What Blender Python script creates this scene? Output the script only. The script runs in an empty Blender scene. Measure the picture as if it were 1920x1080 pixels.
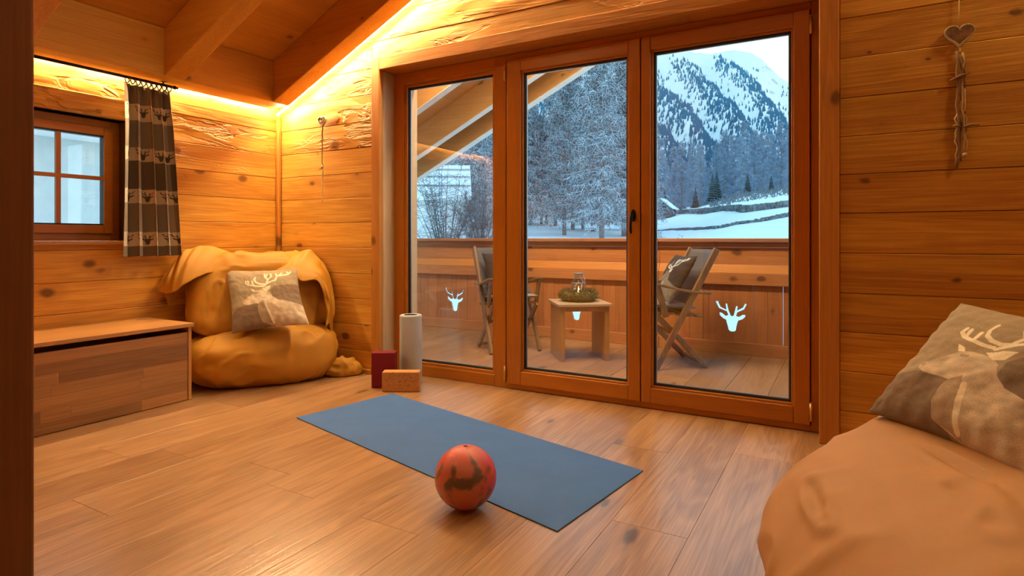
import bpy, bmesh, math, random
import numpy as np
from mathutils import Vector, Matrix, noise as mn
from mathutils.geometry import delaunay_2d_cdt
random.seed(7)
SC = bpy.context.scene
COL = SC.collection

# ------------------------------------------------------------------ camera, world, exposure
YAW = math.atan2(627., 1107.)
FW = np.array([-math.sin(YAW), math.cos(YAW), 0.]); RT = np.array([math.cos(YAW), math.sin(YAW), 0.])
cam_d = bpy.data.cameras.new('camera'); cam = bpy.data.objects.new('camera', cam_d); COL.objects.link(cam)
cam_d.sensor_width = 36.; cam_d.lens = 36. * 1107. / 1920.
cam_d.shift_y = -93. / 1920.
cam_d.clip_start = .02; cam_d.clip_end = 20000
cam.location = (0, 0, 1.0); cam.rotation_euler = (math.pi / 2, 0, YAW)
SC.camera = cam

world = bpy.data.worlds.new('winter_sky'); SC.world = world; world.use_nodes = True
wn = world.node_tree.nodes; wl = world.node_tree.links; wn.clear()
wo = wn.new('ShaderNodeOutputWorld'); wb = wn.new('ShaderNodeBackground'); wt = wn.new('ShaderNodeTexCoord')
ws = wn.new('ShaderNodeSeparateXYZ'); wr = wn.new('ShaderNodeValToRGB')
wl.new(wt.outputs['Generated'], ws.inputs[0]); wl.new(ws.outputs['Z'], wr.inputs[0]); wl.new(wr.outputs[0], wb.inputs[0]); wl.new(wb.outputs[0], wo.inputs[0])
wr.color_ramp.elements[0].position = 0.0; wr.color_ramp.elements[0].color = (.72, .93, 1.0, 1)
wr.color_ramp.elements[1].position = .9; wr.color_ramp.elements[1].color = (.26, .60, .95, 1)
wb.inputs[1].default_value = 1.45

SC.view_settings.view_transform = 'Standard'; SC.view_settings.look = 'None'
SC.view_settings.exposure = 0.65; SC.view_settings.gamma = 1.0; SC.view_settings.use_curve_mapping = False

def area_light(name, loc, sx, sy, power, col, target=None):
    l = bpy.data.lights.new(name, 'AREA'); l.shape = 'RECTANGLE'; l.size = sx; l.size_y = sy; l.energy = power; l.color = col
    o = bpy.data.objects.new(name, l); o.location = loc
    if target is not None:
        o.rotation_euler = (Vector(target) - Vector(loc)).to_track_quat('-Z', 'Y').to_euler()
    COL.objects.link(o); return o
WARM = (1.0, .72, .34)
LED_COL = (1.0, .80, .46); LED_POWER = 215.0
area_light('ceiling_lamp', (-2.3, 1.75, 2.95), .3, .3, 6, WARM)
area_light('ceiling_lamp', (1.7, 2.45, 3.2), .4, .4, 11.5, WARM, (.9, 3.0, 1.2))
area_light('ceiling_lamp', (-.9, .2, 3.45), .6, .6, 4.5, WARM)
area_light('balcony_fill_light', (-1.9, 3.75, 2.75), 1.8, .12, 70, (1.0, .70, .38), (-1.9, 5.2, 1.35))  # unseen light added to lift the railing and balcony rafters

# ------------------------------------------------------------------ helpers
WM = {}
def P(u, v, d):                       # point seen at a pixel, at real depth d along the view axis
    return np.array([0, 0, 1.]) + d * (FW + RT * (u - 960.) / 1107. + np.array([0, 0, 1.]) * (447. - v) / 1107.)
def tag(o, label=None, cat=None, group=None, kind=None):
    if label: o['label'] = label
    if cat: o['category'] = cat
    if group: o['group'] = group
    if kind: o['kind'] = kind
    return o
def thing(name, label=None, cat=None, loc=(0, 0, 0), rz=0., group=None, kind=None):
    o = bpy.data.objects.new(name, None); COL.objects.link(o)
    o.empty_display_size = .1
    o.location = loc; o.rotation_euler = (0, 0, rz)
    WM[o.name] = Matrix.Translation(Vector(loc)) @ Matrix.Rotation(rz, 4, 'Z')
    return tag(o, label, cat, group, kind)

class MB:
    def __init__(s): s.v = []; s.f = []; s.smooth = []
    def add(s, vs, fs, smooth=False):
        n = len(s.v); s.v.extend([tuple(map(float, p)) for p in vs])
        s.f.extend([tuple(i + n for i in f) for f in fs]); s.smooth.extend([smooth] * len(fs)); return s
    def box(s, a, b):
        x0, y0, z0 = a; x1, y1, z1 = b
        return s.add([(x0, y0, z0), (x1, y0, z0), (x1, y1, z0), (x0, y1, z0), (x0, y0, z1), (x1, y0, z1), (x1, y1, z1), (x0, y1, z1)],
                     [(0, 3, 2, 1), (4, 5, 6, 7), (0, 1, 5, 4), (1, 2, 6, 5), (2, 3, 7, 6), (3, 0, 4, 7)])
    def hexa(s, v8):
        return s.add(v8, [(0, 3, 2, 1), (4, 5, 6, 7), (0, 1, 5, 4), (1, 2, 6, 5), (2, 3, 7, 6), (3, 0, 4, 7)])
    def bar(s, a, b, w, t, up=(0, 0, 1)):        # rectangular bar from a to b: w across, t along up
        a = Vector(a); b = Vector(b); d = (b - a).normalized(); up = Vector(up)
        x = d.cross(up).normalized(); y = x.cross(d).normalized()
        x = x * w / 2; y = y * t / 2
        return s.hexa([a - x - y, a + x - y, a + x + y, a - x + y, b - x - y, b + x - y, b + x + y, b - x + y])
    def prism(s, poly, fn0, fn1):                # poly of 2d points, fn maps 2d to 3d for both ends
        n = len(poly); vs = [fn0(*p) for p in poly] + [fn1(*p) for p in poly]
        fs = [tuple(range(n - 1, -1, -1)), tuple(range(n, 2 * n))] + [(i, (i + 1) % n, n + (i + 1) % n, n + i) for i in range(n)]
        return s.add(vs, fs)
    def tube(s, pts, r, n=6, cap=True, smooth=True):
        pts = [Vector(p) for p in pts]; m = len(pts)
        rs = [r] * m if not hasattr(r, '__len__') else r
        vs = []; ref = Vector((0, 0, 1))
        for i, p in enumerate(pts):
            d = (pts[min(i + 1, m - 1)] - pts[max(i - 1, 0)]).normalized()
            if abs(d.dot(ref)) > .95: ref = Vector((1, 0, 0))
            x = d.cross(ref).normalized(); y = x.cross(d).normalized()
            ref = y if m > 2 else ref
            for k in range(n):
                a = 2 * math.pi * k / n; vs.append(p + (x * math.cos(a) + y * math.sin(a)) * rs[i])
        fs = [(i * n + k, i * n + (k + 1) % n, (i + 1) * n + (k + 1) % n, (i + 1) * n + k) for i in range(m - 1) for k in range(n)]
        if cap: fs += [tuple(range(n - 1, -1, -1)), tuple(range((m - 1) * n, m * n))]
        return s.add(vs, fs, smooth)
    def lathe(s, prof, c=(0, 0, 0), n=28, smooth=True, cap=True):
        vs = []; m = len(prof)
        for r, z in prof:
            for k in range(n):
                a = 2 * math.pi * k / n; vs.append((c[0] + r * math.cos(a), c[1] + r * math.sin(a), c[2] + z))
        fs = [(i * n + k, i * n + (k + 1) % n, (i + 1) * n + (k + 1) % n, (i + 1) * n + k) for i in range(m - 1) for k in range(n)]
        if cap: fs += [tuple(range(n - 1, -1, -1)), tuple(range((m - 1) * n, m * n))]
        return s.add(vs, fs, smooth)
    def grid(s, pts, nu, nv, smooth=True, wrap=False):   # pts[v*nu+u]
        fs = []
        for j in range(nv - 1):
            for i in range(nu if wrap else nu - 1):
                i2 = (i + 1) % nu
                fs.append((j * nu + i, j * nu + i2, (j + 1) * nu + i2, (j + 1) * nu + i))
        return s.add(pts, fs, smooth)
    def build(s, name, mat, parent=None, world=True, bevel=0, seg=1, subsurf=0, solid=0, cols=None, label=None, kind=None, fixn=True):
        me = bpy.data.meshes.new(name)
        vs = s.v
        if parent is not None and world:
            inv = np.array(WM[parent.name].inverted()); a = np.array(vs, float)
            vs = (a @ inv[:3, :3].T + inv[:3, 3]).tolist()
        me.from_pydata(vs, [], s.f); me.update()
        me.polygons.foreach_set('use_smooth', s.smooth)
        if fixn:
            bm = bmesh.new(); bm.from_mesh(me); bmesh.ops.recalc_face_normals(bm, faces=bm.faces); bm.to_mesh(me); bm.free()
        if mat is not None: me.materials.append(mat)
        if cols is not None:
            at = me.color_attributes.new('print', 'FLOAT_COLOR', 'POINT')
            c4 = np.ones((len(vs), 4), np.float32); c4[:, :3] = cols; at.data.foreach_set('color', c4.ravel())
        o = bpy.data.objects.new(name, me); COL.objects.link(o)
        if parent is not None:
            o.parent = parent; WM[o.name] = WM[parent.name].copy()
        else:
            WM[o.name] = Matrix.Identity(4)
        if subsurf:
            m = o.modifiers.new('s', 'SUBSURF'); m.levels = subsurf; m.render_levels = subsurf
        if solid:
            m = o.modifiers.new('t', 'SOLIDIFY'); m.thickness = solid; m.offset = 0
        if bevel:
            m = o.modifiers.new('b', 'BEVEL'); m.width = bevel; m.segments = seg; m.limit_method = 'ANGLE'; m.angle_limit = .7
        if label: o['label'] = label
        if kind: o['kind'] = kind
        return o

def boxobj(name, a, b, mat, parent=None, bevel=.002, label=None, kind=None):
    return MB().box(a, b).build(name, mat, parent, bevel=bevel, label=label, kind=kind)

# ------------------------------------------------------------------ materials
def newmat(name):
    m = bpy.data.materials.new(name); m.use_nodes = True; nt = m.node_tree; nt.nodes.clear()
    o = nt.nodes.new('ShaderNodeOutputMaterial'); b = nt.nodes.new('ShaderNodeBsdfPrincipled'); nt.links.new(b.outputs[0], o.inputs[0])
    return m, nt, b
class G:
    def __init__(s, nt): s.nt = nt
    def n(s, t, **k):
        x = s.nt.nodes.new(t)
        for a, b in k.items(): setattr(x, a, b)
        return x
    def l(s, a, b): s.nt.links.new(a, b)
    def math(s, op, a, b=None, c=None, clamp=False):
        x = s.n('ShaderNodeMath', operation=op, use_clamp=clamp)
        for i, q in enumerate((a, b, c)):
            if q is None: continue
            if isinstance(q, (int, float)): x.inputs[i].default_value = q
            else: s.l(q, x.inputs[i])
        return x.outputs[0]
    def mix(s, fac, a, b, mode='MIX'):
        x = s.n('ShaderNodeMix', data_type='RGBA', blend_type=mode)
        for i, q in ((0, fac), (6, a), (7, b)):
            if isinstance(q, (int, float)): x.inputs[i].default_value = q
            elif isinstance(q, tuple): x.inputs[i].default_value = (*q, 1)
            else: s.l(q, x.inputs[i])
        return x.outputs[2]
    def smooth(s, v, a, b):
        x = s.n('ShaderNodeMapRange', interpolation_type='SMOOTHSTEP')
        s.l(v, x.inputs[0])
        for i, q in ((1, a), (2, b)):
            if isinstance(q, (int, float)): x.inputs[i].default_value = q
            else: s.l(q, x.inputs[i])
        return x.outputs[0]
    def noise(s, vec, scale=1., detail=3., rough=.55, dist=0.):
        x = s.n('ShaderNodeTexNoise'); s.l(vec, x.inputs['Vector'])
        x.inputs['Scale'].default_value = scale; x.inputs['Detail'].default_value = detail; x.inputs['Roughness'].default_value = rough; x.inputs['Distortion'].default_value = dist
        return x.outputs['Fac']
    def vmul(s, vec, m):
        x = s.n('ShaderNodeVectorMath', operation='MULTIPLY'); s.l(vec, x.inputs[0]); x.inputs[1].default_value = m; return x.outputs[0]
    def objvec(s, random_off=True):
        t = s.n('ShaderNodeTexCoord'); v = t.outputs['Object']
        if random_off:
            oi = s.n('ShaderNodeObjectInfo'); c = s.n('ShaderNodeVectorMath', operation='SCALE'); c.inputs[0].default_value = (17.3, 31.7, 23.1)
            s.l(oi.outputs['Random'], c.inputs['Scale'])
            a = s.n('ShaderNodeVectorMath', operation='ADD'); s.l(v, a.inputs[0]); s.l(c.outputs[0], a.inputs[1]); return a.outputs[0], oi.outputs['Random']
        return v, None
    def bump(s, h, bsdf, strength=.3, dist=.01):
        x = s.n('ShaderNodeBump'); x.inputs['Strength'].default_value = strength; x.inputs['Distance'].default_value = dist
        s.l(h, x.inputs['Height']); s.l(x.outputs[0], bsdf.inputs['Normal'])

def wood(name, light, dark, axis=0, knot=.5, rough=.55, bump=.25, vary=.22, ring=.35, hewn=0., knotcol=None, scl=1.0, spec=.4, coat=0., nrm=None):
    m, nt, b = newmat(name); g = G(nt)
    v, rnd = g.objvec()
    sc = [5.5 * scl] * 3; sc[axis] = .45 * scl
    n1 = g.noise(g.vmul(v, tuple(sc)), 1., 3., .5, .6)
    ringv = g.math('SINE', g.math('MULTIPLY', n1, 62.))
    ringv = g.math('MULTIPLY_ADD', ringv, .5, .5)
    fs = [130. * scl] * 3; fs[axis] = 3. * scl
    fine = g.noise(g.vmul(v, tuple(fs)), 1., 2., .6)
    t = g.math('ADD', g.math('MULTIPLY', ringv, ring), g.math('MULTIPLY', g.smooth(n1, .36, .64), 1 - ring))
    t = g.math('ADD', g.math('MULTIPLY', t, .65), g.math('MULTIPLY', g.smooth(fine, .3, .7), .45), clamp=True)
    col = g.mix(t, light, dark)
    if vary:
        k = g.math('MULTIPLY_ADD', rnd, vary, 1 - vary * .5)
        hs = g.n('ShaderNodeHueSaturation'); g.l(col, hs.inputs['Color']); g.l(k, hs.inputs['Value'])
        col = hs.outputs[0]
    h = g.math('ADD', g.math('MULTIPLY', fine, .5), g.math('MULTIPLY', ringv, .3))
    if knot > 0:
        ks = [6.0] * 3; ks[axis] = 2.4
        if nrm is not None: ks = [6.5] * 3; ks[axis] = 4.2; ks[nrm] = 0.
        vo = g.n('ShaderNodeTexVoronoi'); vo.inputs['Scale'].default_value = 1.0; vo.inputs['Randomness'].default_value = 1.
        nz = g.n('ShaderNodeTexNoise'); nz.inputs['Scale'].default_value = 18.; g.l(v, nz.inputs['Vector'])
        add = g.n('ShaderNodeVectorMath', operation='MULTIPLY_ADD'); g.l(nz.outputs['Color'], add.inputs[0]); add.inputs[1].default_value = (.10, .10, .10); g.l(g.vmul(v, tuple(ks)), add.inputs[2])
        g.l(add.outputs[0], vo.inputs['Vector'])
        cs = g.n('ShaderNodeSeparateColor'); g.l(vo.outputs['Color'], cs.inputs[0])
        rad = g.math('MULTIPLY', g.math('MAXIMUM', g.math('SUBTRACT', cs.outputs[0], 1 - knot), 0.0), .26 / max(knot, .01))
        rad = g.math('ADD', rad, .0001)
        inner = g.math('SUBTRACT', 1., g.smooth(vo.outputs['Distance'], g.math('MULTIPLY', rad, .45), rad))
        halo = g.math('SUBTRACT', 1., g.smooth(vo.outputs['Distance'], rad, g.math('MULTIPLY', rad, 2.4)))
        col = g.mix(g.math('MULTIPLY', halo, .35), col, dark)
        col = g.mix(g.math('MULTIPLY', inner, .85), col, knotcol or tuple(c * .28 for c in dark))
    g.l(col, b.inputs['Base Color'])
    b.inputs['Roughness'].default_value = rough; b.inputs['Specular IOR Level'].default_value = spec
    if coat: b.inputs['Coat Weight'].default_value = coat; b.inputs['Coat Roughness'].default_value = .25
    if hewn:
        hs2 = [9.] * 3; hs2[axis] = 2.6
        n3 = g.noise(g.vmul(v, tuple(hs2)), 1., 4., .6, 1.2)
        gouge = g.smooth(n3, .40, .52)
        hs3 = [3.] * 3; hs3[axis] = 1.1
        where = g.smooth(g.noise(g.vmul(v, tuple(hs3)), 1., 2.), .42, .62)
        h = g.math('ADD', g.math('MULTIPLY', h, .12), g.math('MULTIPLY', g.math('MULTIPLY', gouge, where), 1.0))
        g.bump(h, b, min(1., hewn), .012)
    else:
        g.bump(h, b, bump, .003)
    return m

def plain(name, col, rough=.5, metal=0., bumpn=0., bscale=200., var=0., spec=.5, trans=0., vscale=6.):
    m, nt, b = newmat(name); g = G(nt)
    v, _ = g.objvec(False)
    c = None
    n = g.noise(v, vscale, 4., .6)
    c = g.mix(g.smooth(n, .3, .7), tuple(x * (1 - var) for x in col), tuple(min(1, x * (1 + var)) for x in col))
    g.l(c, b.inputs['Base Color'])
    b.inputs['Roughness'].default_value = rough; b.inputs['Metallic'].default_value = metal; b.inputs['Specular IOR Level'].default_value = spec
    if bumpn: g.bump(g.noise(v, bscale, 2.), b, bumpn, .002)
    return m

def printed(name, rough=.9, weave=.3, wscale=900.):
    m, nt, b = newmat(name); g = G(nt)
    a = g.n('ShaderNodeVertexColor'); a.layer_name = 'print'
    v, _ = g.objvec(False)
    n = g.noise(v, 420., 2., .7)
    c = g.mix(g.smooth(n, .2, .8), (.78, .78, .78), (1.18, 1.18, 1.18))
    g.l(g.mix(1., a.outputs['Color'], c, 'MULTIPLY'), b.inputs['Base Color'])
    b.inputs['Roughness'].default_value = rough; b.inputs['Specular IOR Level'].default_value = .2
    b.inputs['Sheen Weight'].default_value = .03
    g.bump(n, b, weave, .002)
    return m

def glassmat(name, tint=(1, 1, 1), f0=.05):
    m = bpy.data.materials.new(name); m.use_nodes = True; nt = m.node_tree; nt.nodes.clear(); g = G(nt)
    o = g.n('ShaderNodeOutputMaterial'); tr = g.n('ShaderNodeBsdfTransparent'); gl = g.n('ShaderNodeBsdfGlossy'); mx = g.n('ShaderNodeMixShader')
    tr.inputs[0].default_value = (*tint, 1); gl.inputs['Roughness'].default_value = .0
    ge = g.n('ShaderNodeNewGeometry'); dt = g.n('ShaderNodeVectorMath', operation='DOT_PRODUCT')
    g.l(ge.outputs['Incoming'], dt.inputs[0]); g.l(ge.outputs['Normal'], dt.inputs[1])
    c = g.math('ABSOLUTE', dt.outputs['Value'])
    p = g.math('POWER', g.math('SUBTRACT', 1., c, clamp=True), 5.)
    f = g.math('MULTIPLY_ADD', p, 1 - f0, f0)
    g.l(f, mx.inputs[0]); g.l(tr.outputs[0], mx.inputs[1]); g.l(gl.outputs[0], mx.inputs[2]); g.l(mx.outputs[0], o.inputs[0])
    return m
def emit(name, col, s):
    m = bpy.data.materials.new(name); m.use_nodes = True; nt = m.node_tree; nt.nodes.clear()
    o = nt.nodes.new('ShaderNodeOutputMaterial'); e = nt.nodes.new('ShaderNodeEmission'); e.inputs[0].default_value = (*col, 1); e.inputs[1].default_value = s
    nt.links.new(e.outputs[0], o.inputs[0]); return m

PINE_L, PINE_D = (.70, .365, .05), (.42, .16, .012)
M = {}
M['wallX'] = wood('pine_board_along_x', PINE_L, PINE_D, 0, .72, .6, .4, .2, nrm=1)
M['wallY'] = wood('pine_board_along_y', PINE_L, PINE_D, 1, .65, .6, .4, .2, nrm=0)
M['hewnX'] = wood('hewn_pine_along_x', PINE_L, PINE_D, 0, .4, .6, .3, .2, hewn=1., nrm=1)
M['hewnY'] = wood('hewn_pine_along_y', PINE_L, PINE_D, 1, .4, .6, .3, .2, hewn=1., nrm=0)
M['wallback'] = plain('wall_core', (.10, .045, .01), .9)
M['beamX'] = wood('spruce_beam_x', (.62, .31, .04), (.47, .20, .02), 0, .35, .6, .2, .06, ring=.2, scl=.8, nrm=1)
M['beamY'] = wood('spruce_beam_y', (.62, .31, .04), (.47, .20, .02), 1, .35, .6, .2, .06, ring=.2, scl=.8, nrm=0)
M['ceilY'] = wood('ceiling_board_y', (.58, .27, .032), (.43, .175, .015), 1, .35, .6, .2, .14, ring=.2, nrm=2)
M['caseZ'] = wood('casing_pine_z', (.56, .235, .035), (.40, .145, .015), 2, .5, .55, .5, .1, nrm=1)
M['caseX'] = wood('casing_pine_x', (.56, .235, .035), (.40, .145, .015), 0, .5, .55, .5, .1, nrm=1)
M['frameZ'] = wood('door_frame_larch_z', (.50, .180, .010), (.40, .130, .007), 2, 0, .38, .12, .05, ring=.25, scl=1.6)
M['frameX'] = wood('door_frame_larch_x', (.50, .180, .010), (.40, .130, .007), 0, 0, .38, .12, .05, ring=.25, scl=1.6)
M['frameY'] = wood('window_frame_larch_y', (.50, .180, .010), (.40, .130, .007), 1, 0, .38, .12, .05, ring=.25, scl=1.6)
M['floorY'] = wood('oak_floor_y', (.45, .255, .115), (.23, .105, .038), 1, .16, .28, .3, .20, ring=.5, scl=1.25, spec=.9)
M['deckY'] = wood('balcony_oak_y', (.44, .25, .13), (.32, .16, .075), 1, .16, .4, .28, .2, ring=.4, scl=1.25)
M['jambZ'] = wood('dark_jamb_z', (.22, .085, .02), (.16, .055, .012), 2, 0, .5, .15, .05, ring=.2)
M['chestY'] = wood('oak_stave_y', (.42, .20, .065), (.27, .115, .032), 1, .3, .42, .2, .6, ring=.3, knotcol=(.03, .015, .006))
M['lidY'] = wood('oak_lid_y', (.50, .24, .07), (.42, .18, .045), 1, 0, .42, .2, .05, ring=.25)
M['outX'] = wood('larch_balcony_x', (.53, .22, .08), (.38, .135, .042), 0, .4, .6, .3, .16, ring=.35, nrm=1)
M['outZ'] = wood('larch_balcony_z', (.51, .20, .072), (.37, .125, .04), 2, .3, .6, .3, .16, ring=.35)
M['outbeamX'] = wood('balcony_rafter_x', (.64, .37, .16), (.53, .28, .10), 0, .4, .6, .2, .08, ring=.25, nrm=1)
M['snowlit_strip'] = plain('snowlit_underside_pale', (.80, .78, .72), .7, 0, .2, 80, .05)  # snow light on the rafter undersides put into a pale colour
M['lit_ledge'] = wood('larch_lit_ledge_x', (.62, .27, .07), (.50, .19, .045), 0, .3, .55, .3, .1, ring=.3)  # lighter copy of the railing larch: light on the tilted board painted in
M['palepost'] = wood('pale_post_z', (.60, .44, .28), (.48, .33, .19), 2, .4, .6, .3, .05)
M['chairw'] = wood('chair_acacia', (.30, .17, .075), (.19, .10, .04), 2, 0, .5, .2, .1, ring=.3)
M['tablew'] = wood('side_table_wood', (.52, .27, .10), (.42, .20, .065), 2, .1, .45, .2, .1, ring=.35)
M['tabletop'] = wood('side_table_top', (.55, .40, .27), (.45, .32, .20), 0, 0, .4, .15, .1, ring=.3)
M['glass'] = glassmat('window_glass', (.97, .985, .98), .085)
M['jar'] = glassmat('lantern_glass', (.86, .90, .92), .10)
M['seal'] = plain('rubber_seal', (.012, .012, .014), .5)
M['alu'] = plain('grey_spacer', (.30, .33, .36), .35, .6)
M['brass'] = plain('brass_hinge', (.70, .45, .16), .35, .9)
M['iron'] = plain('black_iron', (.012, .011, .011), .45, .6)
M['bag'] = plain('ochre_bag_cloth', (.48, .215, .016), .62, 0, .25, 500., .04, .35)
M['bag2'] = plain('tan_bag_cloth', (.43, .21, .075), .6, 0, .25, 500., .04, .35)
M['piping'] = plain('dark_bag_seam', (.30, .12, .02), .6)
M['print'] = printed('printed_wool')
M['curt'] = printed('curtain_wool', .9, .35)
M['mat'] = plain('blue_mat_foam', (.052, .138, .37), .75, 0, .5, 700., .05, .3)
M['matedge'] = plain('mat_edge', (.01, .016, .03), .8)
M['roller'] = plain('grey_foam', (.40, .39, .38), .8, 0, .3, 300., .05, .2)
M['rollerhole'] = plain('roller_hole', (.30, .38, .42), .8)
M['red'] = plain('red_foam', (.17, .005, .012), .75, 0, .2, 300., .05, .3)
M['snow'] = plain('snow', (.80, .86, .88), .8, 0, 0, 10, .03, .2, vscale=.3)
M['led'] = emit('led_glow', LED_COL, LED_POWER)
M['string'] = plain('jute_string', (.50, .34, .16), .9)
M['twig'] = plain('dry_twig', (.22, .10, .04), .8, 0, .4, 200, .3)
M['palestick'] = plain('pale_twig', (.50, .33, .15), .8, 0, .4, 200, .25)
M['heart'] = plain('weathered_heart', (.22, .11, .045), .75, 0, .5, 120, .35, vscale=40.)
M['heartrim'] = plain('bark_rim', (.34, .24, .13), .8, 0, .5, 120, .3)
M['wick'] = plain('pale_wicker', (.50, .40, .26), .8, 0, .4, 200, .25)
M['greysling'] = plain('grey_sling', (.095, .105, .13), .8, 0, .3, 500, .08)
M['greypad'] = plain('grey_seat_pad', (.27, .26, .28), .85, 0, .3, 500, .08)

# cork block, ball, mountain rock snow: special materials
def cork():
    m, nt, b = newmat('cork'); g = G(nt); v, _ = g.objvec(False)
    n = g.noise(v, 190., 3., .7); n2 = g.noise(v, 60., 3.)
    c = g.mix(g.smooth(n, .35, .65), (.36, .135, .028), (.56, .25, .065)); c = g.mix(g.smooth(n2, .62, .7), c, (.22, .08, .02))
    g.l(c, b.inputs['Base Color']); b.inputs['Roughness'].default_value = .8; g.bump(n, b, .4, .002); return m
M['cork'] = cork()
def ballmat():
    m, nt, b = newmat('marbled_ball'); g = G(nt); v, _ = g.objvec(False)
    n = g.noise(v, 8.5, 3., .5, .6); n2 = g.noise(v, 20., 3.); n3 = g.noise(v, 4.3, 2.)
    c = g.mix(g.smooth(n3, .38, .62), (.60, .045, .025), (.50, .16, .11))
    c = g.mix(g.math('MULTIPLY', g.smooth(n, .51, .60), .85), c, (.07, .075, .06))
    c = g.mix(g.math('MULTIPLY', g.smooth(n2, .6, .75), .3), c, (.70, .35, .30))
    g.l(c, b.inputs['Base Color']); b.inputs['Roughness'].default_value = .45; return m
M['ball'] = ballmat()

# ------------------------------------------------------------------ room measures
XL, YB = -4.048, 3.27           # left wall face, back wall face
SL = .4735                      # roof slope
def rafz(x): return 2.036 + SL * (x + 3.784)        # underside of the rafters
def ceilz(x): return rafz(x) + .308                 # ceiling boards
XR, XRIDGE, YF = 2.6, .7, -1.8

def prism_piece(name, poly, f0, f1, mat, parent, bevel=.002):
    return MB().prism(poly, f0, f1).build(name, mat, parent, bevel=bevel)
def clip_half(poly, fn):        # keep fn(p) >= 0
    out = []
    for i in range(len(poly)):
        a, b = poly[i], poly[(i + 1) % len(poly)]; fa, fb = fn(a), fn(b)
        if fa >= 0: out.append(a)
        if (fa >= 0) != (fb >= 0):
            t = fa / (fa - fb); out.append((a[0] + (b[0] - a[0]) * t, a[1] + (b[1] - a[1]) * t))
    return out
ROWS = [0, .17, .36, .55, .737, .929, 1.121, 1.307, 1.49, 1.676, 1.867, 2.06, 2.25, 2.44, 2.63, 2.82, 3.01, 3.2, 3.39, 3.58, 3.77, 3.96, 4.15, 4.34, 4.53]

# ------------------------------------------------------------------ floor
floor = thing('floor', kind='structure')
fx0 = -3.11 - 4 * .265
known = {4: [1.48], 6: [1.136], 7: [1.715], 10: [1.576], 13: [2.0], 12: [2.75], 9: [3.05], 14: [2.9]}
for i in range(34):
    a, b = fx0 + i * .265, fx0 + (i + 1) * .265
    a2, b2 = max(a, XL - .05), min(b, XR + .05)
    if b2 - a2 < .02: continue
    cuts = list(known.get(i, [random.uniform(-.9, .3), random.uniform(1.0, 3.0)]))
    if i in known: cuts = [cuts[0] - 2.1] + cuts
    ys = [YF] + [c for c in sorted(cuts) if YF + .2 < c < 3.3] + [3.42]
    for y0, y1 in zip(ys[:-1], ys[1:]):
        boxobj('floor_plank', (a2 + .0003, y0 + .0004, -.02), (b2 - .0003, y1 - .0004, random.uniform(-.0004, 0)), M['floorY'], floor, bevel=.0007)
boxobj('subfloor', (XL - .05, YF, -.2), (XR + .05, 3.6, -.021), M['wallback'], floor, bevel=0)

# ------------------------------------------------------------------ walls
DX0, DX1, DZ1 = -2.955, -.116, 2.228
def carve(a0, a1, z0, z1, op):                 # rectangle minus an opening, as rectangles
    if op is None: return [(a0, a1, z0, z1)]
    o0, o1, q0, q1 = op
    if a1 <= o0 or a0 >= o1 or z1 <= q0 or z0 >= q1: return [(a0, a1, z0, z1)]
    out = []
    if a0 < o0: out.append((a0, o0, z0, z1))
    if a1 > o1: out.append((o1, a1, z0, z1))
    m0, m1 = max(a0, o0), min(a1, o1)
    if z1 > q1: out.append((m0, m1, q1, z1))
    if z0 < q0: out.append((m0, m1, z0, q0))
    return [r for r in out if r[1] - r[0] > .01 and r[3] - r[2] > .01]
wall_back = thing('wall_back', kind='structure')
cas = (-3.033, -.029, -1, 2.318)
for k in range(len(ROWS) - 1):
    z0, z1 = ROWS[k] + .001, ROWS[k + 1] - .001
    xs = [XL, random.uniform(-1.9, -1.2), XR]
    if ROWS[k] < 2.3: xs = [XL, XR]
    for x0, x1 in zip(xs[:-1], xs[1:]):
        for (p, q, r, s) in carve(x0, x1, z0, z1, cas):
            poly = [(p + .0005, r), (q - .0005, r), (q - .0005, s), (p + .0005, s)]
            poly = clip_half(poly, lambda t: ceilz(t[0]) - t[1]); poly = clip_half(poly, lambda t: ceilz(2 * XRIDGE - t[0]) - t[1])
            if len(poly) < 3: continue
            d = random.uniform(0, .003)
            hew = (s > 2.25) or (q < -2.9 and s > 1.85)
            prism_piece('wall_board', poly, lambda a, c: (a, YB - d, c), lambda a, c: (a, YB + .02, c), M['hewnX'] if hew else M['wallX'], wall_back, .003)
for (p, q, r, s) in carve(XL - .25, XR + .2, 0, 4.6, (DX0 - .02, DX1 + .02, -1, DZ1 + .02)):
    poly = [(p, r), (q, r), (q, s), (p, s)]
    poly = clip_half(poly, lambda t: ceilz(t[0]) + .05 - t[1]); poly = clip_half(poly, lambda t: ceilz(2 * XRIDGE - t[0]) + .05 - t[1])
    prism_piece('wall_core', poly, lambda a, c: (a, YB + .021, c), lambda a, c: (a, 3.58, c), M['wallback'], wall_back, 0)
boxobj('baseboard_back', (XL + .03, YB - .018, 0), (-3.035, YB - .001, .035), M['wallX'], None, .003, kind='structure')

wall_left = thing('wall_left', kind='structure')
WY0, WY1, WZ0, WZ1 = 1.40, 2.105, .985, 1.757
for k in range(len(ROWS) - 1):
    if ROWS[k] > 2.3: break
    z0, z1 = ROWS[k] + .001, min(ROWS[k + 1] - .001, 2.36)
    for (p, q, r, s) in carve(YF, YB - .001, z0, z1, (WY0, WY1, WZ0, WZ1)):
        d = random.uniform(0, .003)
        hew = s > 1.66
        prism_piece('wall_board', [(p, r), (q, r), (q, s), (p, s)], lambda a, c: (XL + d, a, c), lambda a, c: (XL - .02, a, c), M['hewnY'] if hew else M['wallY'], wall_left, .003)
for (p, q, r, s) in carve(YF, 3.6, 0, 2.5, (WY0, WY1, WZ0, WZ1)):
    boxobj('wall_core', (XL - .25, p, r), (XL - .021, q, s), M['wallback'], wall_left, 0)
boxobj('trim_1', (XL + .003, YB - .035, .0), (XL + .035, YB - .004, 2.03), M['caseZ'], None, .006, kind='structure')
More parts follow.
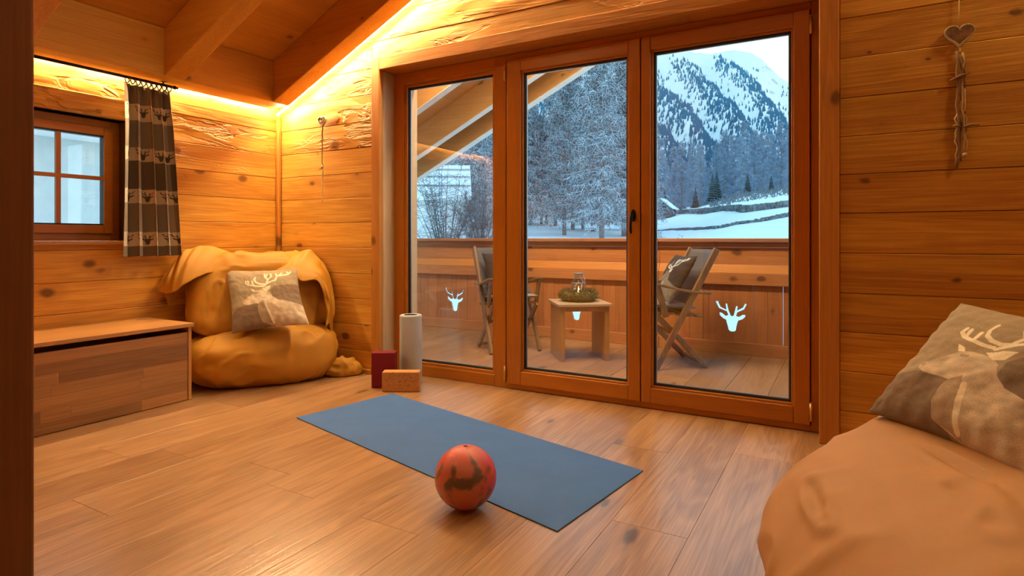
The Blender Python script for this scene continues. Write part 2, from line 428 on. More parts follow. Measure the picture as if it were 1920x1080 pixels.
wall_right = boxobj('wall_right', (XR, YF, 0), (XR + .1, 3.6, 4.2), M['wallY'], None, 0, kind='structure')
wall_front = thing('wall_front', kind='structure')
boxobj('partition', (XL, .31, 0), (-1.235, .46, 3.6), M['wallX'], wall_front, 0)
boxobj('hall_back', (XL, YF - .1, 0), (XR, YF, 4.6), M['wallX'], wall_front, 0)
# near door jamb at the left edge of the view
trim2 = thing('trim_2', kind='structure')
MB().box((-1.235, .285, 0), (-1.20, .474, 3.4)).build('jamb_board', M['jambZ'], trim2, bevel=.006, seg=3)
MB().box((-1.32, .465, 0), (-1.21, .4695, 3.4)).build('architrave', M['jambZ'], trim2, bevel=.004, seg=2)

# ------------------------------------------------------------------ ceiling, rafters
ceiling = thing('ceiling', kind='structure')
n = 26; xs = np.linspace(XL - .1, XRIDGE, n + 1)
for a, b in zip(xs[:-1], xs[1:]):
    e = random.uniform(0, .001)
    MB().hexa([(a + .0006, YF, ceilz(a) + e), (b - .0006, YF, ceilz(b) + e), (b - .0006, 3.40, ceilz(b) + e), (a + .0006, 3.40, ceilz(a) + e),
               (a + .0006, YF, ceilz(a) + .02), (b - .0006, YF, ceilz(b) + .02), (b - .0006, 3.40, ceilz(b) + .02), (a + .0006, 3.40, ceilz(a) + .02)]).build('ceiling_board', M['ceilY'], ceiling, bevel=.0015)
def slab(parent, name, x0, x1, y0, y1, f, t0, t1, mat):
    return MB().hexa([(x0, y0, f(x0) + t0), (x1, y0, f(x1) + t0), (x1, y1, f(x1) + t0), (x0, y1, f(x0) + t0),
                      (x0, y0, f(x0) + t1), (x1, y0, f(x1) + t1), (x1, y1, f(x1) + t1), (x0, y1, f(x0) + t1)]).build(name, mat, parent)
slab(ceiling, 'roof_core', XL - .3, XRIDGE, YF - .1, 3.6, ceilz, .021, .2, M['wallback'])
slab(ceiling, 'far_slope', XRIDGE, XR + .2, YF - .1, 3.6, lambda x: ceilz(2 * XRIDGE - x), 0, .2, M['ceilY'])
for (y0, y1) in [(3.003, 3.155), (2.182, 2.317), (1.345, 1.475), (.51, .64), (-.33, -.2)]:
    f = lambda x: rafz(x)
    MB().hexa([(-3.785, y0, f(-3.785)), (XRIDGE, y0, f(XRIDGE)), (XRIDGE, y1, f(XRIDGE)), (-3.785, y1, f(-3.785)),
               (-3.785, y0, f(-3.785) + .307), (XRIDGE, y0, f(XRIDGE) + .307), (XRIDGE, y1, f(XRIDGE) + .307), (-3.785, y1, f(-3.785) + .307)]).build('rafter', M['beamX'], ceiling, bevel=.006, seg=2)
MB().prism([(-3.784, 2.036), (-3.784, 2.343), (-4.014, 2.235), (-4.014, 2.036)], lambda x, z: (x, YF, z), lambda x, z: (x, 3.155, z)).build('wall_plate', M['beamY'], ceiling, bevel=.006, seg=2)

# LED strips hidden in the gap between beams and walls
s1 = MB().box((-4.040, .5, 2.050), (-4.026, 3.15, 2.055)).build('led_strip', M['led'])
tag(s1, 'warm glowing strip in the gap between left wall and wall plate beam', 'light strip')
m = MB(); x0, x1 = -3.98, .6
m.hexa([(x0, 3.19, rafz(x0) + .045), (x1, 3.19, rafz(x1) + .045), (x1, 3.21, rafz(x1) + .045), (x0, 3.21, rafz(x0) + .045),
        (x0, 3.19, rafz(x0) + .05), (x1, 3.19, rafz(x1) + .05), (x1, 3.21, rafz(x1) + .05), (x0, 3.21, rafz(x0) + .05)])
s2 = m.build('led_strip', M['led'])
tag(s2, 'warm glowing strip rising behind the sloping rafter on the back wall', 'light strip')

# ------------------------------------------------------------------ glazed balcony door
def ring(x0, x1, z0, z1, w, y0, y1, wb=None, wt=None):
    wb = w if wb is None else wb; wt = w if wt is None else wt
    m = MB(); m.box((x0, y0, z0), (x0 + w, y1, z1)); m.box((x1 - w, y0, z0), (x1, y1, z1)); v = m
    h = MB(); h.box((x0 + w, y0, z0), (x1 - w, y1, z0 + wb)); h.box((x0 + w, y0, z1 - wt), (x1 - w, y1, z1))
    return v, h
door = thing('door_1', kind='structure')
cs = thing('trim_3', kind='structure')
MB().box((-3.033, YB - .012, 0), (DX0, 3.30, 2.318)).build('casing_post', M['caseZ'], cs, bevel=.004, seg=2)
MB().box((DX1, YB - .03, 0), (-.029, 3.30, 2.318)).build('casing_post', M['caseZ'], cs, bevel=.004, seg=2)
MB().box((DX0, YB - .012, DZ1), (DX1, 3.30, 2.318)).build('casing_head', M['caseX'], cs, bevel=.004, seg=2)
MB().box((DX0 - .02, 3.301, 0), (DX0, 3.58, DZ1)).build('reveal_board', M['palepost'], cs, bevel=.002)
MB().box((DX1, 3.301, 0), (DX1 + .02, 3.58, DZ1)).build('reveal_board', M['caseZ'], cs, bevel=.002)
MB().box((DX0, 3.301, DZ1), (DX1, 3.58, DZ1 + .02)).build('reveal_board', M['caseX'], cs, bevel=.002)
MB().box((-2.954, 3.505, .0), (-2.862, 3.58, DZ1)).build('outer_jamb', M['palepost'], cs, bevel=.002)
# fixed frame
FY0, FY1 = 3.42, 3.50
MB().box((-2.954, FY0, 0), (-2.862, FY1, DZ1 - .001)).build('frame_post', M['frameZ'], door, bevel=.004, seg=2)
MB().box((-2.072, FY0, 0), (-1.985, FY1, DZ1 - .001)).build('frame_post', M['frameZ'], door, bevel=.004, seg=2)
MB().box((-.160, FY0, 0), (DX1 - .001, FY1, DZ1 - .001)).build('frame_post', M['frameZ'], door, bevel=.004, seg=2)
MB().box((-2.862, FY0, 2.142), (-2.072, FY1, DZ1 - .001)).build('frame_rail', M['frameX'], door, bevel=.004, seg=2)
MB().box((-2.862, FY0, 0), (-2.072, FY1, .078)).build('frame_rail', M['frameX'], door, bevel=.004, seg=2)
MB().box((-1.985, FY0, 2.186), (-.160, FY1, DZ1 - .001)).build('frame_rail', M['frameX'], door, bevel=.004, seg=2)
MB().box((-1.985, FY0, 0), (-.160, FY1 + .06, .034)).build('threshold', M['frameX'], door, bevel=.004, seg=2)
def glazing(parent, x0, x1, z0, z1, y):
    v, h = ring(x0 - .014, x1 + .014, z0 - .014, z1 + .014, .014, y - .022, y + .03)
    h.add(v.v, v.f); h.build('glazing_bead', M['frameX'], parent, bevel=.003)
    v, h = ring(x0 - .001, x1 + .001, z0 - .001, z1 + .001, .010, y - .006, y + .022)
    h.add(v.v, v.f); h.build('seal', M['seal'], parent)
    MB().box((x0 + .004, y, z0 + .004), (x1 - .004, y + .018, z1 - .004)).build('pane', M['glass'], parent)
    v, h = ring(x0 + .010, x1 - .010, z0 + .010, z1 - .010, .005, y + .0035, y + .0145)
    h.add(v.v, v.f); h.build('spacer', M['alu'], parent)
fp = MB()
v, h = ring(-2.861, -2.073, .079, 2.141, .010, 3.43, 3.49); h.add(v.v, v.f)
fixed = h.build('fixed_light', M['frameX'], door)
glazing(fixed, -2.838, -2.094, .100, 2.118, 3.452)
def sash(x0, x1, gx0, gx1):
    z0, z1 = .036, 2.184
    m = MB(); m.box((x0, 3.402, z0), (gx0 - .012, 3.478, z1)); m.box((gx1 + .012, 3.402, z0), (x1, 3.478, z1))
    s = m.build('sash', M['frameZ'], door, bevel=.005, seg=2)
    r = MB(); r.box((gx0 - .012, 3.402, z0), (gx1 + .012, 3.478, .125)); r.box((gx0 - .012, 3.402, 2.103), (gx1 + .012, 3.478, z1))
    r.build('sash_rail', M['frameX'], s, bevel=.005, seg=2)
    glazing(s, gx0, gx1, .137, 2.092, 3.440)
    return s
sa = sash(-1.970, -1.060, -1.852, -1.142)
sb = sash(-1.054, -.164, -.986, -.252)
def hinge(par, x, z):
    m = MB(); m.tube([(x, 3.392, z - .045), (x, 3.392, z + .045)], .007, 10); m.box((x - .003, 3.392, z - .045), (x + .003, 3.41, z + .045)); m.tube([(x, 3.392, z + .045), (x, 3.392, z + .052)], .005, 8)
    m.build('hinge', M['brass'], par, label='brass hinge')
st = MB(); st.box((-.215, 3.479, .034), (-.1605, 3.4995, 2.186)); st.box((-1.9845, 3.479, .034), (-1.93, 3.4995, 2.186)); st.box((-1.93, 3.479, 2.13), (-.215, 3.4995, 2.186)); st.box((-1.93, 3.479, .034), (-.215, 3.4995, .09))
st.build('rebate_stop', M['frameX'], door)
MB().box((-1.095, 3.4785, .09), (-1.02, 3.4995, 2.13)).build('astragal', M['frameZ'], sa, bevel=.003)
hinge(sb, -.158, .105); hinge(sb, -.158, 2.095); hinge(sa, -1.977, .105); hinge(sa, -1.977, 2.095)
hm = MB(); hx = -1.098
hm.prism([(hx + .014 * math.cos(a), 1.135 + .036 * math.sin(a)) for a in np.linspace(0, 2 * math.pi, 17)[:-1]], lambda a, c: (a, 3.401, c), lambda a, c: (a, 3.392, c))
hm.tube([(hx, 3.393, 1.135), (hx, 3.36, 1.135)], .008, 10)
hm.tube([(hx, 3.356, 1.148), (hx, 3.354, 1.12), (hx - .002, 3.352, 1.08), (hx - .003, 3.356, 1.045), (hx - .003, 3.362, 1.03)], [.011, .009, .0075, .0085, .006], 10)
hm.build('handle', M['iron'], sa, label='black iron lever handle')

# ------------------------------------------------------------------ left window
win = thing('window_1', kind='structure')
gx = -4.17
def yring(y0, y1, z0, z1, w, x0, x1):
    m = MB(); m.box((x0, y0, z0), (x1, y0 + w, z1)); m.box((x0, y1 - w, z0), (x1, y1, z1)); m.box((x0, y0 + w, z0), (x1, y1 - w, z0 + w)); m.box((x0, y0 + w, z1 - w), (x1, y1 - w, z1)); return m
yring(WY0 + .001, WY1 - .001, WZ0 + .001, WZ1 - .001, .05, -4.21, -4.155).build('window_frame', M['frameY'], win, bevel=.004, seg=2)
sh = yring(1.446, 2.058, 1.031, 1.711, .053, -4.20, -4.14).build('window_sash', M['frameY'], win, bevel=.004, seg=2)
yring(1.499, 2.014, 1.083, 1.659, .010, -4.19, -4.150).build('seal', M['seal'], sh)
MB().box((-4.18, 1.747, 1.09), (-4.150, 1.771, 1.655)).build('muntin', M['frameZ'], sh, bevel=.003)
MB().box((-4.18, 1.505, 1.372), (-4.149, 2.012, 1.396)).build('muntin', M['frameY'], sh, bevel=.003)
for (a, b) in ((1.505, 1.747), (1.771, 2.010)):
    for (c, d) in ((1.09, 1.372), (1.396, 1.655)):
        MB().box((-4.172, a, c), (-4.166, b, d)).build('pane', M['glass'], sh)
MB().box((-4.155, WY0, .962), (-4.0, WY1 + .03, .985)).build('window_sill', M['lidY'], win, bevel=.003, seg=2)
MB().box((-4.15, WY0, WZ1), (-4.05, WY1, WZ1 + .006)).build('soffit', M['frameY'], win)
MB().box((-4.047, WY0 - .1, WZ1), (-4.025, 2.35, 1.885)).build('lintel', M['hewnY'], win, bevel=.006, seg=2)

# neighbour's rendered wall outside that window
nb = thing('neighbour_house', 'pale rendered house wall outside the small left window', 'house', (-8.2, 1, -3))
MB().box((-9.0, -6, -3), (-8.2, 5.0, 3.6)).build('wall', plain('pale_render', (.62, .70, .70), .9, 0, .3, 60, .05), nb)
MB().box((-8.2, -6.05, 2.20), (-7.95, 5.05, 2.34)).build('fascia', M['snow'], nb, bevel=.01)
MB().hexa([(-9.2, -6.2, 3.2), (-7.7, -6.2, 2.36), (-7.7, 5.2, 2.36), (-9.2, 5.2, 3.2), (-9.2, -6.2, 3.5), (-7.7, -6.2, 2.6), (-7.7, 5.2, 2.6), (-9.2, 5.2, 3.5)]).build('roof', M['snow'], nb, bevel=.05)

# ------------------------------------------------------------------ curtain on its rod
rod = thing('curtain_rod', 'dark iron curtain rod with rings under the left beam', 'curtain rod', (-3.93, 1.9, 2.01))
MB().tube([(-3.93, .95, 2.013), (-3.93, 2.325, 2.013)], .010, 10).build('rod', M['iron'], rod)
MB().lathe([(.001, 0), (.012, .004), (.013, .016), (.006, .024), (.009, .032), (.001, .04)], n=10).build('finial', M['iron'], None)
fin = bpy.data.objects['finial']; fin.rotation_euler = (-math.pi / 2, 0, 0); fin.location = (0, .425, .003); fin.parent = rod
for y in (1.2, 2.26):
    m = MB(); m.tube([(-3.93, y, 2.013), (-3.93, y, 2.034)], .006, 8); m.box((-3.945, y - .02, 2.031), (-3.915, y + .02, 2.0355)); m.build('bracket', M['iron'], rod)
RINGM = plain('dark_bronze', (.035, .022, .014), .8, spec=.1)
ringy = np.linspace(2.035, 2.30, 9)
for y in ringy:
    pts = [(-3.93 + .021 * math.sin(a), y + .003 * math.cos(3 * a), 2.003 + .021 * math.cos(a) - .006) for a in np.linspace(0, 2 * math.pi, 15)]
    MB().tube(pts, .0042, 6, cap=False).build('ring', RINGM, rod)
def seg_dist(pu, pv, a, b):
    a = np.array(a, float); b = np.array(b, float); d = b - a; t = np.clip(((pu - a[0]) * d[0] + (pv - a[1]) * d[1]) / (d @ d), 0, 1)
    return np.hypot(pu - a[0] - t * d[0], pv - a[1] - t * d[1])
def in_poly(pu, pv, poly):
    r = np.zeros(pu.shape, bool); n = len(poly)
    for i in range(n):
        x0, y0 = poly[i]; x1, y1 = poly[(i + 1) % n]
        if y0 == y1: continue
        c = ((y0 > pv) != (y1 > pv)) & (pu < (x1 - x0) * (pv - y0) / (y1 - y0) + x0); r ^= c
    return r
DEER = [(712,588),(702,586),(684,540),(672,486),(658,486),(664,536),(620,516),(602,478),(604,466),(592,472),(574,464),(586,490),(606,528),(668,552),(680,582),(662,590),(632,566),(608,562),(614,590),(640,612),(662,622),(668,648),(676,676),(682,704),(694,716),(712,719),(730,716),(742,704),(746,676),(752,648),(760,624),(790,612),(812,592),(818,574),(796,572),(766,592),(744,586),(752,556),(806,528),(826,484),(814,478),(796,514),(752,540),(756,504),(742,504),(732,546),(722,586)]
def curtain():
    nu, nv = 440, 330; W = 1.0
    u, t = np.meshgrid(np.linspace(0, 1, nu), np.linspace(0, 1, nv))
    top0, top1, bot0, bot1 = 2.022, 2.312, 2.0, 2.402
    open_ = np.clip(t / .25, 0, 1) ** .6
    ph = u * 2 * math.pi * 4.6 + .5 * np.sin(u * 7.1) + .35 * np.sin(t * 2.2 + u * 5)
    yy = (top0 + (top1 - top0) * u) * (1 - t) + (bot0 + (bot1 - bot0) * u) * t
    amp = .014 + .040 * open_ * (.75 + .25 * np.sin(u * 13 + 1))
    xx = -3.94 + amp * np.sin(ph) + .006 * np.sin(u * 2 * math.pi * 17) * (1 - open_)
    yy = yy + .010 * np.sin(2 * ph + .6) * open_
    z = 1.985 - (1.985 - .885) * t - .012 * (1 - open_) * np.abs(np.sin(u * math.pi * 8)) + .004 * np.sin(ph) * t
    pts = np.stack([xx, yy, z], -1).reshape(-1, 3)
    # print: checks and rows of deer heads
    D, Md, Lt, Ld = np.array([.115, .088, .062]), np.array([.24, .20, .155]), np.array([.50, .43, .33]), np.array([.37, .30, .22])
    col = np.zeros(u.shape + (3,)); colx = (np.floor(u * 8) % 2)[..., None]
    bands = [(0, .115, D, D * 1.25), (.115, .21, Lt, Ld), (.21, .37, Md, Md * .62), (.37, .445, Lt, Ld), (.445, .61, Md * .85, D * .8), (.61, .69, Lt, Ld), (.69, .86, Md, Md * .62), (.86, .94, Lt, Ld), (.94, 1.01, Md * .7, D)]
    deer_rows = [(.155, .07), (.405, .07), (.65, .07), (.90, .07)]
    for a, b, c0, c1 in bands:
        k = (t >= a) & (t < b); col[k] = (c0 * (1 - colx) + c1 * colx)[k]
    for tc, h in deer_rows:
        for kx in range(11):
            uc = (kx + .5 + (.25 if tc > .5 else 0)) / 11
            # deer glyph: 250 px = .085 m wide
            px = 700 + (u - uc) * W / .070 * 250; py = 592 + (t - tc) * 1.10 / .070 * 250
            k = (np.abs(px - 700) < 135) & (np.abs(py - 592) < 135)
            if k.any():
                kk = np.zeros_like(k); kk[k] = in_poly(px[k], py[k], DEER); col[kk] = (.06, .048, .035)
    o = MB().grid(pts, nu, nv).build('curtain', M['curt'], solid=.0, cols=col.reshape(-1, 3) * 1.4, fixn=False)
    return o
cu = curtain()
tag(cu, 'grey checked wool curtain with deer heads hanging beside the small window', 'curtain')

# ------------------------------------------------------------------ storage chest
chest = thing('storage_chest', 'low oak storage chest with smooth lid against the left wall', 'chest', (-3.79, 1.55, 0))
CY0, CY1 = .72, 2.212
MB().box((-4.035, CY0 - .01, .452), (-3.526, CY1 + .008, .476)).build('lid', M['lidY'], chest, bevel=.004, seg=2)
MB().box((-4.03, CY1 - .022, 0), (-3.540, CY1, .4515)).build('side_panel', M['lidY'], chest, bevel=.003)
MB().box((-4.03, CY0, 0), (-3.540, CY0 + .022, .4515)).build('side_panel', M['lidY'], chest, bevel=.003)
MB().box((-4.03, CY0 + .022, .0), (-4.01, CY1 - .022, .4515)).build('back_panel', M['lidY'], chest)
MB().box((-4.01, CY0 + .022, .0), (-3.575, CY1 - .022, .02)).build('bottom_panel', M['lidY'], chest)
for y in (2.155, 1.12):
    MB().box((-3.972, y - .045, .4755), (-3.962, y + .04, .4768)).build('finger_slot_shade', M['seal'], chest, label='dark strip for the shaded finger slot in the lid')  # dark strip on top of the lid, slot shade as colour
fpn = MB().box((-3.575, CY0 + .024, .004), (-3.562, CY1 - .025, .418)).build('front_panel', M['chestY'], chest)
zz = [.004, .062, .125, .187, .249, .305, .362, .420]
for a, b in zip(zz[:-1], zz[1:]):
    ys = [CY0 + .024] + sorted(random.uniform(CY0 + .2, CY1 - .2) for _ in range(2)) + [CY1 - .025]
    for c, d in zip(ys[:-1], ys[1:]):
        MB().box((-3.562, c + .0002, a + .0002), (-3.5435, d - .0002, b - .0002)).build('stave', M['chestY'], fpn, bevel=.0006)

# ------------------------------------------------------------------ soft shapes
def blob(c, half, frame, e1=2.6, e2=2.2, nu=96, nv=56, amp=.012, freq=5., seed=0, zmin=0.004, tilt=0., clampw=None, taper=0., creases=(), folds=()):
    """superellipsoid cushion in a local frame (s, f) with folds; z never under zmin"""
    s, f = np.array(frame[0]), np.array(frame[1]); pts = []
    s3 = np.array([s[0], s[1], 0.]); f3 = np.array([f[0], f[1], 0.])
    sg = lambda x, p: math.copysign(abs(x) ** p, x)
    for j in range(nv):
        th = -math.pi / 2 + math.pi * j / (nv - 1)
        for i in range(nu):
            ph = 2 * math.pi * i / nu
            ct, st = sg(math.cos(th), 2 / e2), sg(math.sin(th), 2 / e2)
            a = ct * sg(math.cos(ph), 2 / e1) * half[0]; b = ct * sg(math.sin(ph), 2 / e1) * half[1]; z = st * half[2]
            k = 1 + taper * z / half[2]
            a *= k; b *= k
            q = Vector((a * freq + seed * 7.1, b * freq, z * freq))
            r = mn.fractal(q * .45, 1., 2., 3)
            rid = 1 - abs(mn.noise(Vector((q.x * 1.3 + .6 * r, q.y * 1.3, q.z * .7 + r)))) * 2.2
            d = amp * (r * 1.6 + max(rid, 0) ** 2 * .9 - .3)
            nrm = np.array([a / half[0] ** 2, b / half[1] ** 2, z / half[2] ** 2]); nrm = nrm / (np.linalg.norm(nrm) + 1e-9)
            a += nrm[0] * d; b += nrm[1] * d; z += nrm[2] * d
            for (fn) in creases: a, b, z = fn(a, b, z)
            b2 = b - tilt * z
            p = np.array([c[0] + s[0] * a + f[0] * b2, c[1] + s[1] * a + f[1] * b2, c[2] + z])
            for (A, B, wd, dp) in folds:
                wd, dp = wd * .62, dp * .62
                ab = B - A; t = min(1, max(0, float((p - A) @ ab / (ab @ ab)))); dist = float(np.linalg.norm(p - A - t * ab)); e = dist / wd
                if e < 3.2:
                    n3 = s3 * nrm[0] + f3 * nrm[1] + np.array([0, 0, nrm[2]])
                    p = p + n3 * dp * (-math.exp(-e * e) + .55 * math.exp(-((e - 1.7) / .7) ** 2)) * (.35 + .65 * math.sin(math.pi * min(1, max(0, .08 + .84 * t))))
            p[2] = max(p[2], zmin)
            if clampw: p = clampw(p)
            pts.append(p)
    m = MB().grid(pts, nu, nv, wrap=True)
    m.f.append(tuple(range(nu - 1, -1, -1))); m.smooth.append(True)
    m.f.append(tuple(range((nv - 1) * nu, nv * nu))); m.smooth.append(True)
    return m
def wallclamp(p):
    p[0] = max(p[0], -4.02); p[1] = min(p[1], 3.245)
    if p[0] < -3.525: p[1] = max(p[1], 2.228)
    return p
def pillow_mesh(TL, TR, BR, BL, T=.085, N=90, sag=.03, seed=1, pinch=.035):
    TL, TR, BR, BL = map(np.array, (TL, TR, BR, BL))
    nrm = np.cross(TR - TL, BL - TL); nrm /= np.linalg.norm(nrm); nrm = -nrm
    pts = []; uvs = []
    for side in (1, -1):
        for j in range(N):
            v = j / (N - 1)
            for i in range(N):
                u = i / (N - 1)
                uu = u + pinch * math.sin(math.pi * v) * (1 - 2 * u); vv = v + pinch * math.sin(math.pi * u) * (1 - 2 * v)
                p = TL * (1 - uu) * (1 - vv) + TR * uu * (1 - vv) + BR * uu * vv + BL * (1 - uu) * vv
                e = max(0, (1 - abs(2 * u - 1) ** 2.6)) * max(0, (1 - abs(2 * v - 1) ** 2.6))
                w = e ** .55
                wr = .007 * mn.fractal(Vector((u * 5 + seed, v * 5, side)), 1., 2., 3) * min(1, w * 2.5)
                edge = min(u, 1 - u, v, 1 - v)
                wr += .003 * math.sin((u if min(v, 1 - v) < min(u, 1 - u) else v) * 55 + seed) * math.exp(-edge * 14) * min(1, edge * 30)
                pts.append(p + nrm * side * (T * w + wr)); uvs.append((u, v))
    m = MB().grid(pts[:N * N], N, N); m.grid(pts[N * N:], N, N)
    return m, np.array(uvs)
def stag_cols(uv, dark=False):
    h = .0022; return sum(stag_cols1(uv + np.array(o) * h, dark) for o in ((-.6, -.25), (.25, -.6), (.6, .25), (-.25, .6), (0, 0))) / 5.
def stag_cols1(uv, dark=False):
    u, v = uv[:, 0], uv[:, 1]
    c = np.array([(80, 180), (930, 170), (1075, 815), (160, 915)], float)
    w = np.stack([(1 - u) * (1 - v), u * (1 - v), u * v, (1 - u) * v], -1); q = w @ c; px, py = q[:, 0], q[:, 1]
    if dark: bg, hill, st, an, sh = (.030, .033, .042), (.022, .024, .03), (.17, .16, .15), (.60, .64, .68), (.10, .09, .085)
    else: bg, hill, st, an, sh = (.34, .255, .16), (.215, .15, .10), (.58, .46, .33), (.82, .70, .50), (.38, .28, .19)
    col = np.tile(np.array(bg), (len(u), 1))
    k = in_poly(px, py, [(660, 480), (700, 420), (1000, 380), (1100, 620), (700, 620)]) | in_poly(px, py, [(140, 720), (330, 650), (560, 600), (640, 900), (100, 960)]); col[k] = hill
    st_poly = [(305, 610), (330, 590), (390, 540), (440, 500), (480, 480), (540, 475), (600, 480), (640, 500), (680, 550), (740, 585), (850, 600), (1000, 612), (1100, 610), (1200, 860), (690, 860), (540, 830), (510, 760), (500, 690), (505, 640), (450, 640), (370, 650), (315, 635)]
    k = in_poly(px, py, st_poly); col[k] = st
    mott = .5 * np.sin(px[k] * .06 + 3 * np.sin(py[k] * .023)) + .5 * np.sin(py[k] * .05 + 2.4 * np.sin(px[k] * .037))
    col[k] *= (1 + .13 * mott)[:, None]
    k = in_poly(px, py, [(505, 640), (560, 600), (620, 700), (690, 850), (540, 830), (505, 740)]); col[k] = sh
    for poly in ([(400, 458), (440, 466), (470, 490), (432, 496)], [(545, 462), (600, 430), (660, 418), (640, 470), (600, 488)]): col[in_poly(px, py, poly)] = an
    for a, b in (((470, 512), (500, 508)),): col[seg_dist(px, py, a, b) < 9] = sh
    col[seg_dist(px, py, (312, 605), (330, 612)) < 10] = sh
    col[seg_dist(px, py, (595, 640), (672, 830)) < 14] = an
    lines = [[(545, 425), (500, 428), (430, 420), (380, 410), (345, 388), (345, 360)], [(385, 402), (372, 362)], [(440, 412), (425, 365)],
             [(610, 388), (560, 402), (510, 395), (470, 375), (450, 340), (460, 308)], [(600, 390), (615, 340), (575, 300), (568, 262)], [(615, 340), (655, 300), (640, 262)],
             [(560, 430), (640, 372), (710, 350), (722, 292), (700, 258)], [(720, 292), (790, 275), (850, 255), (866, 225)], [(850, 255), (822, 222)], [(740, 285), (765, 245)], [(590, 300), (600, 262)]]
    for ln in lines:
        for a, b in zip(ln[:-1], ln[1:]): col[seg_dist(px, py, a, b) < 9.5] = an
    return col

# ------------------------------------------------------------------ left bean bag
bf = (.876, -.482); bs = (.482, .876); BC = (-3.335, 2.63)
bag = thing('bean_bag', 'ochre cloth bean bag chair slumped into the left corner', 'bean bag', (BC[0] - .35 * bf[0], BC[1] - .35 * bf[1], 0))
def loc2(a, b): return (BC[0] + bs[0] * a + bf[0] * b, BC[1] + bs[1] * a + bf[1] * b)
def seatcr(a, b, z):
    # vertical centre seam and the sag of the top towards the chest
    z -= .02 * math.exp(-((a + .12) / .02) ** 2) * 0
    z -= min(1, max(0, (z + .05) / .2)) * (.05 * max(0, -a / .5) + .02 * math.exp(-((a + .25) / .12) ** 2))
    b -= .012 * math.exp(-((a + .10) / .012) ** 2)
    return a, b, z
SF = [(P(395, 640, 3.75), P(470, 637, 3.85), .022, .026), (P(478, 612, 3.98), P(481, 640, 3.8), .012, .010), (P(480, 640, 3.8), P(484, 715, 3.62), .010, .007), (P(478, 716, 3.62), P(502, 702, 3.66), .016, .022),
      (P(600, 640, 4.02), P(640, 668, 4.0), .02, .018), (P(590, 622, 4.1), P(628, 640, 4.05), .016, .016), (P(375, 650, 3.6), P(372, 710, 3.5), .02, .014), (P(610, 700, 3.9), P(560, 690, 3.75), .018, .010)]
BF_ = [(P(380, 527, 4.12), P(432, 538, 4.0), .022, .026), (P(385, 575, 4.05), P(430, 552, 3.98), .018, .016), (P(372, 604, 3.98), P(425, 585, 3.94), .016, .012),
       (P(565, 565, 4.22), P(592, 528, 4.3), .018, .024), (P(575, 590, 4.2), P(608, 560, 4.3), .016, .014), (P(440, 520, 4.1), P(520, 518, 4.2), .02, .016)]
c2 = loc2(.015, -.37)
blob((c2[0], c2[1], .195), (.505, .375, .215), (bs, bf), 3.0, 2.9, 150, 80, .018, 6.0, 2, .003, 0., wallclamp, 0., (seatcr,), SF).build('seat', M['bag'], bag)
c3 = loc2(.025, -.50)
blob((c3[0], c3[1], .60), (.495, .225, .29), (bs, bf), 4.6, 4.2, 150, 90, .018, 6.5, 5, .05, .28, wallclamp, 0., (), BF_).build('backrest', M['bag'], bag)
def catmull(pts, n):
    pts = np.array(pts, float); m = len(pts); out = []
    for t in np.linspace(0, m - 1, n):
        i = min(int(t), m - 2); f = t - i
        p0, p1, p2, p3 = pts[max(i - 1, 0)], pts[i], pts[i + 1], pts[min(i + 2, m - 1)]
        out.append(.5 * ((2 * p1) + (-p0 + p2) * f + (2 * p0 - 5 * p1 + 4 * p2 - p3) * f * f + (-p0 + 3 * p1 - 3 * p2 + p3) * f ** 3))
    return np.array(out)
crest = [(301, 536, 3.99), (316, 508, 4.0), (348, 470, 4.1), (385, 461, 4.22), (430, 474, 4.35), (480, 491, 4.42), (515, 488, 4.46), (550, 478, 4.5), (584, 470, 4.5), (606, 506, 4.44), (619, 558, 4.36), (617, 606, 4.30)]
front = [(298, 547, 3.95), (322, 549, 3.90), (352, 530, 3.92), (388, 513, 4.02), (425, 510, 4.12), (470, 514, 4.20), (515, 513, 4.24), (548, 511, 4.26), (566, 528, 4.24), (596, 528, 4.27), (611, 572, 4.27), (611, 616, 4.25)]
n1, n2 = 150, 26
cr = catmull([P(*q) for q in crest], n1); fr = catmull([P(*q) for q in front], n1)
pts = []
for j in range(n2):
    w = j / (n2 - 1)
    for i in range(n1):
        t = i / (n1 - 1)
        c, f = cr[i], fr[i]
        back = c + np.array([-.03, .05, -.16])
        if w < .35:
            k = w / .35; p = back * (1 - k) + c * k; p = p + np.array([0, 0, .03]) * math.sin(k * math.pi)
        else:
            k = (w - .35) / .65; p = c * (1 - k) + f * k; p = p + (np.array([.05, -.045, .035])) * math.sin(k * math.pi) * .45
        env = math.sin(math.pi * min(1, w * 1.15)) if w < .87 else .35
        fold = mn.noise(Vector((t * 13, w * 1.6, 3.3))) * .5 + .5 * (1 - abs(mn.noise(Vector((t * 17 + w * 2.5, w * 1.1, 9.1)))) * 2.4)
        p = p + np.array([.7, -.55, .35]) * fold * .05 * env
        if 1: p = wallclamp(p.copy())
        pts.append(p)
MB().grid(pts, n1, n2).build('cover_flap', M['bag'], bag, solid=.007, subsurf=1, fixn=False)
# the tucked tail of cloth on the floor at the right
tc = P(642, 690, 4.42)
blob((-3.19, 3.14, .05), (.13, .06, .075), ((.55, .835), (.835, -.55)), 2., 2., 48, 28, .018, 14., 8, .003, 0., wallclamp).build('cloth_tail', M['bag'], bag)
# seam
pil = [P(422, 507, 4.12), P(557, 504, 4.17), P(580, 608, 3.93), P(435, 626, 3.88)]
mm, uv = pillow_mesh(*pil, T=.075, N=150, seed=3)
po = mm.build('cushion', M['print'], cols=stag_cols(uv))
tag(po, 'taupe wool cushion with a printed stag leaning on the ochre bean bag in the corner', 'cushion')

